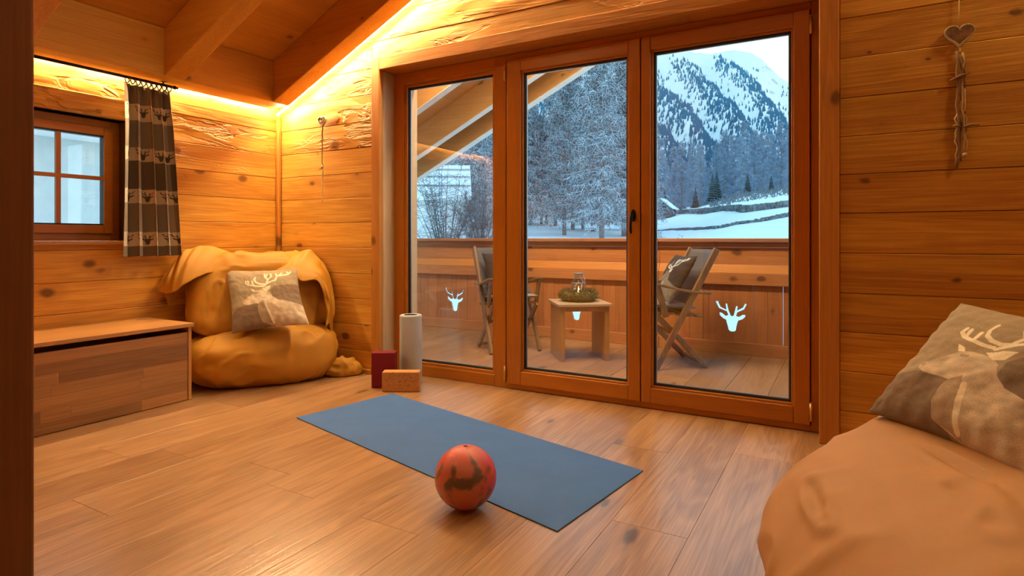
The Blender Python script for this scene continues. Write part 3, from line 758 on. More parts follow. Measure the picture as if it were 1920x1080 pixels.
# ------------------------------------------------------------------ right bean bag (near)
rf = (-.82, -.572); rs = (.572, -.82)
bag2 = thing('bean_bag', 'large tan cloth bean bag close to the camera at the right edge', 'bean bag', (.28, 1.55, 0))
RF = [(P(1518, 905, 1.50), P(1532, 965, 1.36), .030, .030), (P(1532, 965, 1.36), P(1580, 968, 1.28), .026, .026), (P(1545, 862, 1.62), P(1560, 880, 1.55), .02, .02), (P(1740, 852, 1.45), P(1880, 905, 1.22), .022, .018),
      (P(1790, 905, 1.28), P(1930, 940, 1.1), .03, .026), (P(1850, 965, 1.15), P(1960, 980, 1.02), .03, .024), (P(1460, 1010, 1.32), P(1475, 1060, 1.24), .03, .014)]
def cr2(a, b, z):
    z = (z + .29) * (1 - .417 * b / .42)
    lim = .50 - .30 * (b + .04)
    if z > lim - .06: z = lim - .06 + .06 * (1 - math.exp(-(z - lim + .06) / .06))
    return a, b, z - .29
blob((.275, 1.595, .29), (.50, .42, .29), (rs, rf), 2.4, 2.3, 190, 100, .019, 4.2, 11, .003, 0., None, 0., (cr2,), RF).build('seat', M['bag2'], bag2)
blob((.79, 1.86, .38), (.40, .26, .36), (rs, rf), 2.4, 2.2, 80, 50, .014, 5., 13, .003, .2).build('backrest', M['bag2'], bag2)
pr = [np.array((.285, 2.10, .815)), np.array((.60, 1.68, .79)), np.array((.375, 1.58, .485)), np.array((.055, 1.99, .50))]
mm, uv = pillow_mesh(*pr, T=.085, N=300, seed=8)
po2 = mm.build('cushion', M['print'], cols=stag_cols(uv))
tag(po2, 'large taupe wool cushion with a printed stag on the near bean bag at right', 'cushion')

# ------------------------------------------------------------------ exercise things on the floor
mc = [(-2.662, 2.267), (-2.539, 2.919), (-.759, 2.482), (-.856, 1.824)]
yo = MB().prism(mc, lambda x, y: (x, y, .0002), lambda x, y: (x, y, .005)).build('yoga_mat', M['mat'], bevel=.001)
tag(yo, 'flat blue yoga mat rolled out across the oak floor', 'mat')
ball = thing('exercise_ball', 'small red and dark marbled gymnastic ball in front of the blue mat', 'ball', (-1.231, 1.824, .1145))
R = .114; m = MB(); nb_, na_ = 40, 64
m.lathe([(max(R * math.sin(math.pi * j / nb_), .0005), -R * math.cos(math.pi * j / nb_)) for j in range(nb_ + 1)], n=na_)
m.build('shell', M['ball'], ball, world=False)
MB().lathe([(.0005, .0), (.009, 0), (.009, .0012), (.004, .002), (.0005, .002)], (0, 0, R - .0008), 16).build('valve_plug', M['red'], ball, world=False)
rl = thing('foam_roller', 'tall pale grey foam roller standing upright by the door frame', 'foam roller', (-2.635, 3.225, 0))
MB().lathe([(.045, .47), (.070, .47), (.0755, .466), (.077, .458), (.077, .012), (.0755, .004), (.07, 0), (.045, 0)], n=48, cap=False).build('foam_body', M['roller'], rl, world=False)
MB().lathe([(.0005, .02), (.0452, .02), (.0452, .462)], n=40, cap=False).build('core_tube', M['rollerhole'], rl, world=False)
def block(name, label, c, w, d, h, mat):
    t = thing(name, label, 'yoga block', (c[0], c[1], 0), YAW * 1.02)
    MB().box((-w / 2, -d / 2, 0), (w / 2, d / 2, h)).build('foam_brick', mat, t, world=False, bevel=.006, seg=3)
    return t
o = MB().box((-.078, -.045, 0), (.078, .045, .236)).build('yoga_block', M['red'], None, bevel=.006, seg=3); o.location = (-2.715, 3.045, 0); o.rotation_euler = (0, 0, YAW)
tag(o, 'dark red yoga block standing on end beside the foam roller', 'yoga block')
o = MB().box((-.122, -.04, 0), (.122, .04, .130)).build('yoga_block', M['cork'], None, bevel=.007, seg=3); o.location = (-2.545, 3.02, 0); o.rotation_euler = (0, 0, YAW)
tag(o, 'brown cork yoga block lying in front of the red block', 'yoga block')

# ------------------------------------------------------------------ wall decorations
def heart_pts(cx, cz, w, n=36):
    out = []
    for k in range(n):
        a = 2 * math.pi * k / n
        x = 16 * math.sin(a) ** 3; y = 13 * math.cos(a) - 5 * math.cos(2 * a) - 2 * math.cos(3 * a) - math.cos(4 * a)
        out.append((cx + x * w / 32, cz + (y + 2) * w / 32))
    return out
dr = thing('heart_hanging', 'brown wooden heart with twigs hanging on the right of the door', 'wall decoration', (.434, 3.25, 1.89))
hp = heart_pts(.434, 1.893, .105)
MB().prism(hp[::-1], lambda x, z: (x, 3.262, z), lambda x, z: (x, 3.236, z)).build('wooden_heart', M['heart'], dr, bevel=.004, seg=2)
MB().tube([(x, 3.238, z) for x, z in hp + [hp[0]]], .0042, 6, cap=False).build('heart_rim', M['heartrim'], dr)
MB().tube([(.436, 3.25, 1.935), (.434, 3.25, 2.01), (.435, 3.252, 2.12)], .0022, 6).build('cord', M['string'], dr)
random.seed(21)
def twig(x, z0, z1, y, r, wob, par, mat, name='twig'):
    n = 12; pts = [(x + random.uniform(-wob, wob), y + random.uniform(-.003, .003), z0 + (z1 - z0) * i / (n - 1)) for i in range(n)]
    MB().tube(pts, [r * (1 - .35 * i / (n - 1)) for i in range(n)], 6).build(name, mat, par)
MB().tube([(.436, 3.248, 1.845), (.438, 3.248, 1.815)], .003, 6).build('cord', M['string'], dr)
for (x, a, b, r, mt) in ((.430, 1.83, 1.31, .007, 'twig'), (.446, 1.82, 1.36, .006, 'palestick'), (.440, 1.80, 1.34, .005, 'twig'), (.456, 1.66, 1.37, .005, 'palestick'), (.424, 1.55, 1.33, .0045, 'palestick'), (.452, 1.79, 1.55, .004, 'twig')):
    twig(x, a, b, 3.25, r, .006, dr, M[mt])
for (a, b, c, d, z) in ((.40, .475, 1.70, 1.727, 3.244), (.448, .505, 1.492, 1.496, 3.244), (.412, .44, 1.498, 1.492, 3.246)):
    MB().tube([(a, z, c), ((a + b) / 2, z - .004, (c + d) / 2 + .004), (b, z, d)], [.005, .0055, .003], 6).build('cross_twig', M['twig'], dr)
MB().tube([(.452, 3.248, 1.375), (.456, 3.246, 1.362)], .009, 8).build('knot', M['palestick'], dr)
dl = thing('heart_hanging', 'small pale woven heart with one long stick left of the door', 'wall decoration', (-3.515, 3.25, 1.89))
hq = heart_pts(-3.513, 1.898, .080, 40); rr = MB()
for k in range(3):
    rr.tube([(x * 1 + random.uniform(-.003, .003), 3.243 - .006 * k, z + random.uniform(-.003, .003)) for x, z in hq + [hq[0]]], .0055, 6, cap=False)
rr.build('woven_ring', M['wick'], dl)
rr = MB()
for k in range(13):
    a, b = random.choice(hq), random.choice(hq); rr.tube([(a[0], 3.243, a[1]), ((a[0] + b[0]) / 2, 3.228, (a[1] + b[1]) / 2), (b[0], 3.24, b[1])], .0042, 5)
rr.build('woven_filling', M['wick'], dl)
MB().tube([(-3.511, 3.245, 1.925), (-3.511, 3.25, 2.045)], .002, 6).build('cord', M['string'], dl)
twig(-3.517, 1.86, 1.56, 3.243, .0062, .005, dl, M['twig'], 'stick')
twig(-3.517, 1.57, 1.28, 3.243, .0062, .004, dl, M['palestick'], 'stick')
for (a, b, z) in ((-3.535, -3.497, 1.755), (-3.547, -3.505, 1.535), (-3.53, -3.50, 1.548)):
    MB().tube([(a, 3.238, z), (b, 3.236, z + .006)], .0042, 6).build('cross_twig', M['twig'], dl)

# ------------------------------------------------------------------ balcony
deck = thing('balcony_deck', kind='structure')
fx0 = -6.0
for i in range(30):
    a = fx0 + i * .265; b = a + .265
    if a > 1.6: break
    ys = [3.585] + sorted([random.uniform(3.9, 5.3)]) + [5.42]
    for y0, y1 in zip(ys[:-1], ys[1:]):
        if y1 - y0 > .05: boxobj('deck_plank', (a + .001, y0 + .001, -.03), (b - .001, y1 - .001, random.uniform(-.001, 0)), M['deckY'], deck, bevel=.0015)
boxobj('deck_slab', (-6.0, 3.581, -.22), (1.8, 5.6, -.031), M['wallback'], deck, 0)
rail = thing('balcony_railing', 'solid larch balcony railing with deer head cut-outs outside the door', 'railing', (-2, 5.42, 0))
RX0, RX1 = -5.9, 1.75
for (a, b) in ((RX0, -1.50), (-1.497, RX1)):
    MB().box((a, 5.34, .972), (b, 5.50, 1.0)).build('cap_rail', M['outX'], rail, bevel=.004, seg=2)
    MB().box((a, 5.385, .922), (b, 5.43, .971)).build('upper_rail', M['outX'], rail, bevel=.003)
    MB().box((a, 5.415, .775), (b, 5.44, .921)).build('upper_board', M['outX'], rail, bevel=.002)
    MB().hexa([(a, 5.36, .700), (b, 5.36, .700), (b, 5.43, .700), (a, 5.43, .700), (a, 5.413, .774), (b, 5.413, .774), (b, 5.44, .774), (a, 5.44, .774)]).build('sloped_board', M['lit_ledge'], rail, bevel=.002)
    MB().box((a, 5.36, .600), (b, 5.40, .699)).build('lower_rail', M['outX'], rail, bevel=.003)
    MB().box((a, 5.375, .0), (b, 5.44, .104)).build('skirting_board', M['outX'], rail, bevel=.003)
MB().box((-1.60, 5.375, .600), (-1.53, 5.444, .96)).build('post', M['outZ'], rail, bevel=.003)
centers = [-.877 - 1.465 * k for k in range(4)] + [.588]
def cut_board(cx):
    x0, x1, z0, z1 = cx - .18, cx + .18, .06, .62
    pts = [(x0, z0), (x1, z0), (x1, z1), (x0, z1)]
    dp = [(cx + (x - 700) * .00104, .189 + (719 - y) * .00104) for x, y in DEER]
    allp = [Vector(p) for p in pts + dp]; nd = len(dp)
    edges = [(0, 1), (1, 2), (2, 3), (3, 0)] + [(4 + i, 4 + (i + 1) % nd) for i in range(nd)]
    vs, es, fs, _, _, _ = delaunay_2d_cdt(allp, edges, [], 1, 1e-6)
    V = [(p.x, p.y) for p in vs]; keep = []
    for f in fs:
        c = np.mean([V[i] for i in f], 0)
        if not in_poly(np.array([c[0]]), np.array([c[1]]), dp)[0]: keep.append(list(f))
    bm = bmesh.new(); bv = [bm.verts.new((p[0], 5.405, p[1])) for p in V]
    for f in keep: bm.faces.new([bv[i] for i in f])
    r = bmesh.ops.extrude_face_region(bm, geom=bm.faces[:])
    bmesh.ops.translate(bm, vec=(0, .022, 0), verts=[e for e in r['geom'] if isinstance(e, bmesh.types.BMVert)])
    bmesh.ops.recalc_face_normals(bm, faces=bm.faces)
    m = MB(); bm.verts.index_update(); m.add([v.co for v in bm.verts], [[v.index for v in f.verts] for f in bm.faces]); bm.free()
    m.build('cut_out_board', M['outZ'], rail)
for c in centers: cut_board(c)
x = RX0
while x < RX1:
    nxt = min(x + .117, RX1)
    hit = [c for c in centers if x < c + .18 - 1e-4 and nxt > c - .18 + 1e-4]
    if hit:
        c = hit[0]
        if x < c - .18 - .01: MB().box((x + .001, 5.405, .06), (c - .182, 5.425, .62)).build('upright_board', M['outZ'], rail, bevel=.002)
        x = c + .182; continue
    gap = .0025 if abs(x + .46) < .06 else .0006
    mb_ = MB().box((x + gap, 5.405 - random.uniform(0, .003), .06), (nxt - .0006, 5.425, .62))
    if not abs(nxt + .46) < .06: mb_.box((nxt - .001, 5.412, .06), (nxt + .006, 5.419, .62))
    mb_.build('upright_board', M['outZ'], rail, bevel=.002); x = nxt
# balcony roof
bro = thing('balcony_roof', kind='structure')
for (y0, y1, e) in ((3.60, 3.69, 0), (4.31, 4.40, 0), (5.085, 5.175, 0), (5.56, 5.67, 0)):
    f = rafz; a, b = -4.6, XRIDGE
    MB().hexa([(a, y0, f(a)), (b, y0, f(b)), (b, y1, f(b)), (a, y1, f(a)), (a, y0, f(a) + .307), (b, y0, f(b) + .307), (b, y1, f(b) + .307), (a, y1, f(a) + .307)]).build('rafter', M['outbeamX'], bro, bevel=.005, seg=2)
    MB().hexa([(a, y0 + .002, f(a) - .007), (b, y0 + .002, f(b) - .007), (b, y1 - .002, f(b) - .007), (a, y1 - .002, f(a) - .007), (a, y0 + .002, f(a) - .0004), (b, y0 + .002, f(b) - .0004), (b, y1 - .002, f(b) - .0004), (a, y1 - .002, f(a) - .0004)]).build('rafter_snowlit_strip', M['snowlit_strip'], bro)  # added strip standing in for the snow-lit rafter underside
xs = np.linspace(-4.7, XRIDGE, 30)
for a, b in zip(xs[:-1], xs[1:]):
    MB().hexa([(a + .001, 3.59, ceilz(a)), (b - .001, 3.59, ceilz(b)), (b - .001, 5.72, ceilz(b)), (a + .001, 5.72, ceilz(a)), (a + .001, 3.59, ceilz(a) + .02), (b - .001, 3.59, ceilz(b) + .02), (b - .001, 5.72, ceilz(b) + .02), (a + .001, 5.72, ceilz(a) + .02)]).build('roof_board', M['outbeamX'], bro, bevel=.001)
slab(bro, 'roof_snow', -4.75, XRIDGE, 3.58, 5.78, ceilz, .021, .25, M['snow'])
slab(bro, 'far_roof', XRIDGE, 3.2, 3.58, 5.78, lambda x: ceilz(2 * XRIDGE - x), 0, .25, M['outbeamX'])

# side table
ta = math.atan2(.6, .8)
tb = thing('side_table', 'small wooden side table with two slab legs on the balcony', 'table', (-1.97, 4.63, 0), ta)
MB().box((-.225, -.225, .445), (.225, .225, .468)).build('table_top', M['tabletop'], tb, world=False, bevel=.003)
MB().box((-.205, -.205, 0), (-.165, .205, .444)).build('slab_leg', M['tablew'], tb, world=False, bevel=.003)
MB().box((.165, -.205, 0), (.205, .205, .444)).build('slab_leg', M['tablew'], tb, world=False, bevel=.003)
MB().box((-.164, -.20, .405), (.164, -.175, .444)).build('apron', M['tablew'], tb, world=False, bevel=.002)
MB().box((-.164, .175, .405), (.164, .20, .444)).build('apron', M['tablew'], tb, world=False, bevel=.002)
# wreath
WCX, WCY = -1.985, 4.655
wr = thing('wreath', 'green brown wreath with red berries on the balcony table', 'wreath', (WCX, WCY, .47))
random.seed(5); m = MB()
moss = plain('moss_green', (.115, .115, .045), .9, 0, .5, 150, .5, vscale=60)
for k in range(1500):
    a = random.uniform(0, 6.283); b = random.uniform(0, 6.283); rr = .115 + .042 * math.cos(b) * random.uniform(.7, 1.1); z = .046 + .040 * math.sin(b) * random.uniform(.7, 1.15)
    p = Vector((rr * math.cos(a), rr * math.sin(a), max(z, .004))); d = Vector((random.uniform(-1, 1), random.uniform(-1, 1), random.uniform(-.4, 1))).normalized() * .022 + Vector((math.cos(a) * math.cos(b), math.sin(a) * math.cos(b), math.sin(b))) * .012
    q = p + d; q.z = max(q.z, .004)
    m.tube([p, q], [.0035, .0012], 3, cap=False, smooth=False)
m.build('needles', moss, wr, world=False, kind='stuff')
MB().tube([(.115 * math.cos(a), .115 * math.sin(a), .044) for a in np.linspace(0, 6.2832, 33)], .038, 10, cap=False).build('moss_ring', moss, wr, world=False)
bm_ = plain('red_berry', (.25, .02, .015), .4); wm_ = plain('white_berry', (.8, .8, .76), .5)
def small_ball(c, r, n=8):
    m = MB(); m.lathe([(max(r * math.sin(math.pi * j / 5), .0004), -r * math.cos(math.pi * j / 5)) for j in range(6)], c, n); return m
for k in range(34):
    a = random.uniform(0, 6.283); rr = random.uniform(.075, .135); small_ball((rr * math.cos(a), rr * math.sin(a), .086 + random.uniform(-.004, .008)), random.uniform(.006, .009)).build('berry', wm_ if k % 9 == 0 else bm_, wr, world=False)
# lantern
ln = thing('lantern', 'clear glass bottle lantern with wire handle and lit candle inside the wreath', 'lantern', (WCX, WCY, .47))
jar = MB().lathe([(.052, .001), (.058, .006), (.060, .05), (.060, .135), (.054, .165), (.038, .185), (.036, .222), (.040, .226)], n=32, cap=False)
jar = jar.build('glass_jar', M['jar'], ln, world=False)
MB().lathe([(.0385, .205), (.0385, .232), (.041, .236), (.030, .238)], n=24, cap=False).build('jar_rim', plain('zinc', (.5, .52, .54), .35, .8), jar, world=False)
MB().lathe([(.0605, .148), (.0625, .148), (.0625, .154), (.0605, .154)], n=28, cap=False).build('wire_band', M['alu'], jar, world=False)
MB().tube([(.05, -.035, .02), (.072, -.045, .10), (.070, -.03, .18), (.045, -.01, .222)], .003, 6).build('wire_handle', M['alu'], jar, world=False)
MB().tube([(.012, -.066, .15), (-.018, -.075, .10), (-.006, -.078, .055), (.022, -.070, .03), (.045, -.055, .05), (.05, -.045, .15)], .0028, 6).build('wire_bail', M['alu'], jar, world=False)
can = MB().lathe([(.001, .004), (.028, .004), (.028, .06), (.024, .064), (.001, .062)], n=20)
can = can.build('candle', plain('wax', (.85, .80, .70), .5), ln, world=False)
MB().lathe([(.001, .066), (.006, .074), (.0075, .083), (.004, .098), (.0008, .108)], n=12).build('flame', emit('flame', (1., .62, .25), 14.), can, world=False)

# chairs
def chair(fdir, R0, side, label, W=.50):
    """fdir = direction it faces; R0 = near rear foot; side = direction from near to far side"""
    f = np.array([*fdir, 0.]); f /= np.linalg.norm(f); s = np.array([*side, 0.]); R0 = np.array([*R0, 0.])
    mid = R0 + s * W / 2 + f * .2
    t = thing('folding_chair', label, 'chair', tuple(mid))
    def L(a, b, z): return tuple(R0 + s * a + f * b + np.array([0, 0, z]))
    for a, off in ((0.012, .026), (W - .012, -.026)):
        MB().bar(L(a, -.068, .918), L(a, .418, .004), .026, .048, up=f).build('back_post', M['chairw'], t, bevel=.004)
        MB().bar(L(a + off, .0, .004), L(a + off, .415, .425), .022, .042, up=f).build('leg', M['chairw'], t, bevel=.004)
        MB().bar(L(a, .335, .40), L(a, .405, .642), .024, .046, up=f).build('arm_support', M['chairw'], t, bevel=.004)
        am = MB(); ys = np.linspace(-.02, .46, 9); zs = [.580, .583, .588, .596, .606, .620, .634, .648, .652]; wd = [.030, .036, .042, .048, .054, .058, .060, .056, .034]
        pts = []
        for y, z, w_ in zip(ys, zs, wd):
            for q, h in ((-.5, -.010), (.5, -.010), (.5, .010), (-.5, .010)): pts.append(L(a + q * w_, y, z + h))
        am.add(pts, [(i * 4 + k, i * 4 + (k + 1) % 4, i * 4 + 4 + (k + 1) % 4, i * 4 + 4 + k) for i in range(8) for k in range(4)] + [(3, 2, 1, 0), (32, 33, 34, 35)]); am.build('armrest', M['chairw'], t, bevel=.004, seg=2)
    for k in range(5):
        b0 = .06 + k * .075
        MB().bar(L(.03, b0, .40 + .03 * k / 4), L(W - .03, b0, .40 + .03 * k / 4), .055, .016).build('seat_slat', M['chairw'], t, bevel=.003)
    for (b, z) in ((.255, .265), (.02, .03)):
        MB().bar(L(.02, b, z), L(W - .02, b, z), .03, .026).build('crossbar', M['chairw'], t, bevel=.003)
    pts = []
    for j in range(14):
        k = j / 13; b = -.060 + (.19 + .060) * k; z = .912 + (.43 - .912) * k
        for i in range(12):
            q = i / 11; pts.append(L(.02 + (W - .04) * q, b - .045 * math.sin(math.pi * q) * math.sin(math.pi * min(1, k + .1)), z))
    MB().grid(pts, 12, 14).build('sling_back', M['greysling'], t, solid=.006, fixn=False)
    return L
Lr = chair((-.81, -.58), (-.915, 4.675), (-.582, .813), 'wooden folding armchair with grey sling back right of the balcony table')
Ll = chair((.78, -.62), (-2.985, 4.575), (.62, .78), 'wooden folding armchair with grey sling back left of the balcony table', .48)
def pad(L, W, label):
    pts = []; N = 26
    for sd in (1, -1):
        for j in range(N):
            for i in range(N):
                u, v = i / (N - 1), j / (N - 1); e = (max(0, 1 - abs(2 * u - 1) ** 4) * max(0, 1 - abs(2 * v - 1) ** 4)) ** .5
                z = .4655 + .03 * v + sd * .026 * e
                pts.append(L(.035 + (W - .07) * u, .14 + .30 * v - .06 * (1 - v), z))
    m = MB().grid(pts[:N * N], N, N); m.grid(pts[N * N:], N, N)
    tag(m.build('seat_pad', M['greypad']), label, 'cushion')
pad(Lr, .50, 'grey seat pad on the right balcony armchair'); pad(Ll, .48, 'grey seat pad on the left balcony armchair')
def back_pillow(L, W, label, seed, a0, a1):
    # leans on the sling
    c = [np.array(L(a0, .075, .865)), np.array(L(a1, .075, .865)), np.array(L(a1, .30, .500)), np.array(L(a0, .30, .500))]
    mm, uv = pillow_mesh(*c, T=.058, N=90, seed=seed)
    tag(mm.build('cushion', M['print'], cols=stag_cols(uv, True)), label, 'cushion')
back_pillow(Lr, .50, 'dark grey cushion with pale antlers on the right balcony armchair', 4, W_ if False else .46, .04)
back_pillow(Ll, .48, 'dark grey cushion with pale antlers on the left balcony armchair', 6, .04, .44)

# ------------------------------------------------------------------ landscape
def zedge(u):
    us = [-900, 300, 700, 900, 1080, 1225, 1318, 1387, 1481, 1700, 2600]; vs = [380, 380, 385, 396, 402, 409, 388, 366, 353, 340, 330]
    return 1 + (447 - np.interp(u, us, vs)) / 1107 * 150
def terr(D, u):
    D = np.asarray(D, float); ze = zedge(u)
    a = -2.2 + (ze + 2.2) * (np.minimum(D, 150) / 150) ** 1.3
    return a + np.maximum(D - 150, 0) * .055
def WP(D, u, z):                                    # world point at view depth D and azimuth u
    return np.array([0, 0, 0]) + D * (FW + RT * (u - 960.) / 1107.) + np.array([0, 0, z])
Ds = np.concatenate([[5.8, 8, 11, 15], np.linspace(20, 150, 40), np.linspace(160, 700, 28)]); Us = np.linspace(-900, 2600, 110)
pts = []
for D in Ds:
    for u in Us:
        z = float(terr(D, u)); p = WP(D, u, z); p[2] += .35 * mn.noise(Vector((p[0] * .06, p[1] * .06, 0))) * min(1, D / 60) ; pts.append(p)
gr = MB().grid(pts, len(Us), len(Ds)).build('snow_field', M['snow'], fixn=False); gr['kind'] = 'structure'

# mountain: a real height field 0.7 to 3.5 km away
def ridge_v(u):
    return np.interp(u, [-200, 400, 800, 1000, 1150, 1226, 1263, 1309, 1332, 1347, 1380, 1407, 1430, 1451, 1472, 1484, 1560, 1700, 2100], [260, 200, 140, 112, 108, 104, 99, 98, 102, 98, 95, 98, 114, 133, 154, 160, 215, 250, 300])
def rib(u, v):
    q = (u - 1226) * .776 - (v - 155) * .63
    q = q + 16 * mn.noise(Vector((u * .011, v * .011, 1.7))) + 6 * mn.noise(Vector((u * .04, v * .04, 5.7)))
    return .5 + .5 * math.cos(2 * math.pi * q / 63.)
def mtn(u, s):
    D = 700 + 2800 * s
    vb = 447 - 1107 * (float(terr(700, u)) - 1) / 700
    v = vb + (float(ridge_v(u)) - vb) * s ** .92
    z = 1 + (447 - v) / 1107 * D
    k = math.sin(math.pi * min(s, 1)) ** .5 if s < 1 else 0
    z += k * 55 * (rib(u, v) - .5) * min(1, s * 2) * 1.5 + k * 30 * mn.fractal(Vector((u * .03, v * .03, 2.)), 1., 2., 4)
    if s > .93: z += 14 * mn.fractal(Vector((u * .06, s * 9, 4.)), 1., 2., 4)
    return WP(D, u, z), v
UU = np.linspace(300, 1900, 230); SS = np.concatenate([np.linspace(0, 1, 84), [1.05]])
pts = []
for s in SS:
    for u in UU:
        p, v = mtn(u, min(s, 1.))
        if s > 1: p = p + np.array([FW[0], FW[1], 0]) * 300 - np.array([0, 0, 150])
        pts.append(p)
def mtnmat():
    m, nt, b = newmat('mountain_snow'); g = G(nt); v, _ = g.objvec(False)
    n = g.noise(v, .012, 5., .65); ge = g.n('ShaderNodeNewGeometry'); sx = g.n('ShaderNodeSeparateXYZ'); g.l(ge.outputs['Normal'], sx.inputs[0])
    rock = g.smooth(g.math('ADD', n, g.math('MULTIPLY', sx.outputs['Z'], -.25)), .42, .5)
    g.l(g.mix(rock, (.80, .86, .90), (.34, .40, .46)), b.inputs['Base Color']); b.inputs['Roughness'].default_value = .9; return m
mt = MB().grid(pts, len(UU), len(SS)).build('mountain', mtnmat(), fixn=False)
tag(mt, 'steep snowy mountain with wooded ribs rising behind the valley', 'mountain')

hz = bpy.data.materials.new('valley_haze'); hz.use_nodes = True; hz.node_tree.nodes.clear()
_o = hz.node_tree.nodes.new('ShaderNodeOutputMaterial'); _v = hz.node_tree.nodes.new('ShaderNodeVolumeScatter'); _v.inputs['Color'].default_value = (.10, .50, 1., 1); _v.inputs['Density'].default_value = 1.7e-4
hz.node_tree.links.new(_v.outputs[0], _o.inputs['Volume'])
hzb = MB()
hzb.hexa([WP(260, -300, -60), WP(260, 2300, -60), WP(4200, 2300, -60), WP(4200, -300, -60), WP(260, -300, 1500), WP(260, 2300, 1500), WP(4200, 2300, 1500), WP(4200, -300, 1500)])
ho = hzb.build('valley_haze', hz); ho['kind'] = 'stuff'; tag(ho, 'thin blue haze between the valley and the snowy mountain', 'haze')
# conifers on the mountain
con = plain('conifer_haze_blue', (.010, .056, .115), .9, 0, 0, 10, .25, vscale=.02)  # green trees; blue of the distance haze put into the base colour
def conifer_geo(m, base, h, r, n=6):
    b = Vector(base)
    for z0, z1, rr in ((.04, .62, 1.), (.34, .86, .72), (.62, 1., .46)):
        vs = [b + Vector((r * rr * math.cos(2 * math.pi * k / n), r * rr * math.sin(2 * math.pi * k / n), h * z0)) for k in range(n)] + [b + Vector((0, 0, h * z1))]
        m.add(vs, [(k, (k + 1) % n, n) for k in range(n)])
random.seed(11); spots = []
tries = 0
while len(spots) < 19000 and tries < 300000:
    tries += 1
    u = random.uniform(760, 1860); s = random.uniform(0.0, .97)
    D = 700 + 2800 * s
    p, v = mtn(u, s)
    r = rib(u, v); low = min(1, max(0, (v - 150) / 170.)); left = min(1, max(0, (1330 - u) / 120)) * min(1, max(0, (v - 170) / 60))
    dens = r ** 2.4 * 2.2 + .45 * low + .5 * left + .08
    top = float(ridge_v(u)); dens *= min(1, max(0, (v - top - 12 - 14 * mn.noise(Vector((u * .03, 0, 0)))) / 35.))
    dens *= .55 + .9 * mn.noise(Vector((u * .05, v * .05, 8.8))) + .45
    if s < .35: dens *= .55
    if random.random() < dens: spots.append((D, p, v, u))
spots.sort(key=lambda t: t[0] + (0 if (1215 < t[3] < 1492 and t[2] < 300) else 1e5))
proto = None
vis = [q for q in spots]
for i, (D, p, v, _u) in enumerate(vis[:295]):
    if proto is None:
        m = MB(); conifer_geo(m, (0, 0, 0), 1., .19, 7); proto = m.build('conifer', con, fixn=False); o = proto
        tag(o, 'dark conifer on the snowy mountain slope just above the bare larches', 'tree', 'conifers on the mountain slope above the larches')
    else:
        o = proto.copy(); COL.objects.link(o)
    h = random.uniform(15, 25); o.location = tuple(p - np.array([0, 0, 1.5])); o.scale = (h, h, h); o.rotation_euler = (0, 0, random.uniform(0, 6))
m = MB()
for D, p, v, _u in vis[295:]:
    h = random.uniform(14, 25); conifer_geo(m, p - np.array([0, 0, 2]), h, h * random.uniform(.19, .26), 5)
fo = m.build('conifer_forest', con, fixn=False); fo['kind'] = 'stuff'
tag(fo, 'dark conifer forest in diagonal ribs high on the snowy mountain', 'forest')

# bare larches
bark = plain('larch_bark', (.22, .215, .22), .9, 0, .4, 30, .3)
twm = plain('frosted_twig', (.49, .60, .66), .9, 0, 0, 10, .25, vscale=2.)
cone = plain('larch_cone', (.085, .08, .08), .9)
def larch(seed, H=22., nb=230, ntw=22, tw=.026, lod=1):
    rd = random.Random(seed)
    tr = MB(); n = 9
    tr.tube([(rd.uniform(-.06, .06) * i, rd.uniform(-.06, .06) * i, H * i / (n - 1)) for i in range(n)], [.26 * (1 - .93 * i / (n - 1)) for i in range(n)], 7)
    br = MB(); co = MB()
    for k in range(nb):
        t = .10 + .88 * (k / nb) ** 1.0; z = H * t; L = (1 - t) ** .75 * 3.6 * rd.uniform(.6, 1.15) + .5; a = rd.uniform(0, 6.283)
        dx = Vector((math.cos(a), math.sin(a), 0)); up = rd.uniform(-.10, .30)
        pts = [Vector((0, 0, z)) + dx * L * q + Vector((0, 0, L * (up * q - .30 * q * q + .12 * q ** 3))) for q in (0, .3, .65, 1.)]
        br.tube(pts, [.045, .034, .022, .010], 3, cap=False, smooth=False)
        for j in range(ntw):
            q = rd.uniform(.12, 1.); i = 0 if q < .3 else 1 if q < .65 else 2; lo, hi = ((0, .3), (.3, .65), (.65, 1.))[i]
            b0 = pts[i].lerp(pts[i + 1], (q - lo) / (hi - lo)); sd = rd.uniform(-1, 1)
            d = (dx * rd.uniform(.0, .8) + dx.cross(Vector((0, 0, 1))) * sd * 1.1 + Vector((0, 0, rd.uniform(-1.0, .25)))).normalized() * rd.uniform(.35, 1.1)
            mid = b0 + d * .5 + Vector((rd.uniform(-.1, .1), rd.uniform(-.1, .1), rd.uniform(-.06, .06))); e = b0 + d + Vector((0, 0, -.12))
            br.tube([b0, mid, e], [tw, tw * .8, tw * .5], 3, cap=False, smooth=False)
            if lod:
                for _ in range(2):
                    c = b0.lerp(e, rd.random()) + Vector((rd.uniform(-.05, .05),) * 3); r = .07
                    co.add([c + Vector((r, 0, 0)), c + Vector((-r * .5, r * .8, 0)), c + Vector((-r * .5, -r * .8, 0)), c + Vector((0, 0, r * 1.4))], [(0, 1, 3), (1, 2, 3), (2, 0, 3), (0, 2, 1)])
    return tr, br, co
twf = plain('far_twig_haze_tint', (.235, .34, .43), .9, 0, 0, 10, .2, vscale=.5)  # bluish distance haze tinted into the twig colour
def make_larch(seed, name, label, group, mat=None, **kw):
    t = thing(name, label, 'tree', (0, 0, -50), group=group)
    tr, br, co = larch(seed, **kw)
    tr.build('trunk', bark, t, world=False, fixn=False); b = br.build('branches', mat or twm, t, world=False, fixn=False); b['kind'] = 'stuff'
    if co.v: c = co.build('cones', cone, t, world=False, fixn=False); c['kind'] = 'stuff'
    return t
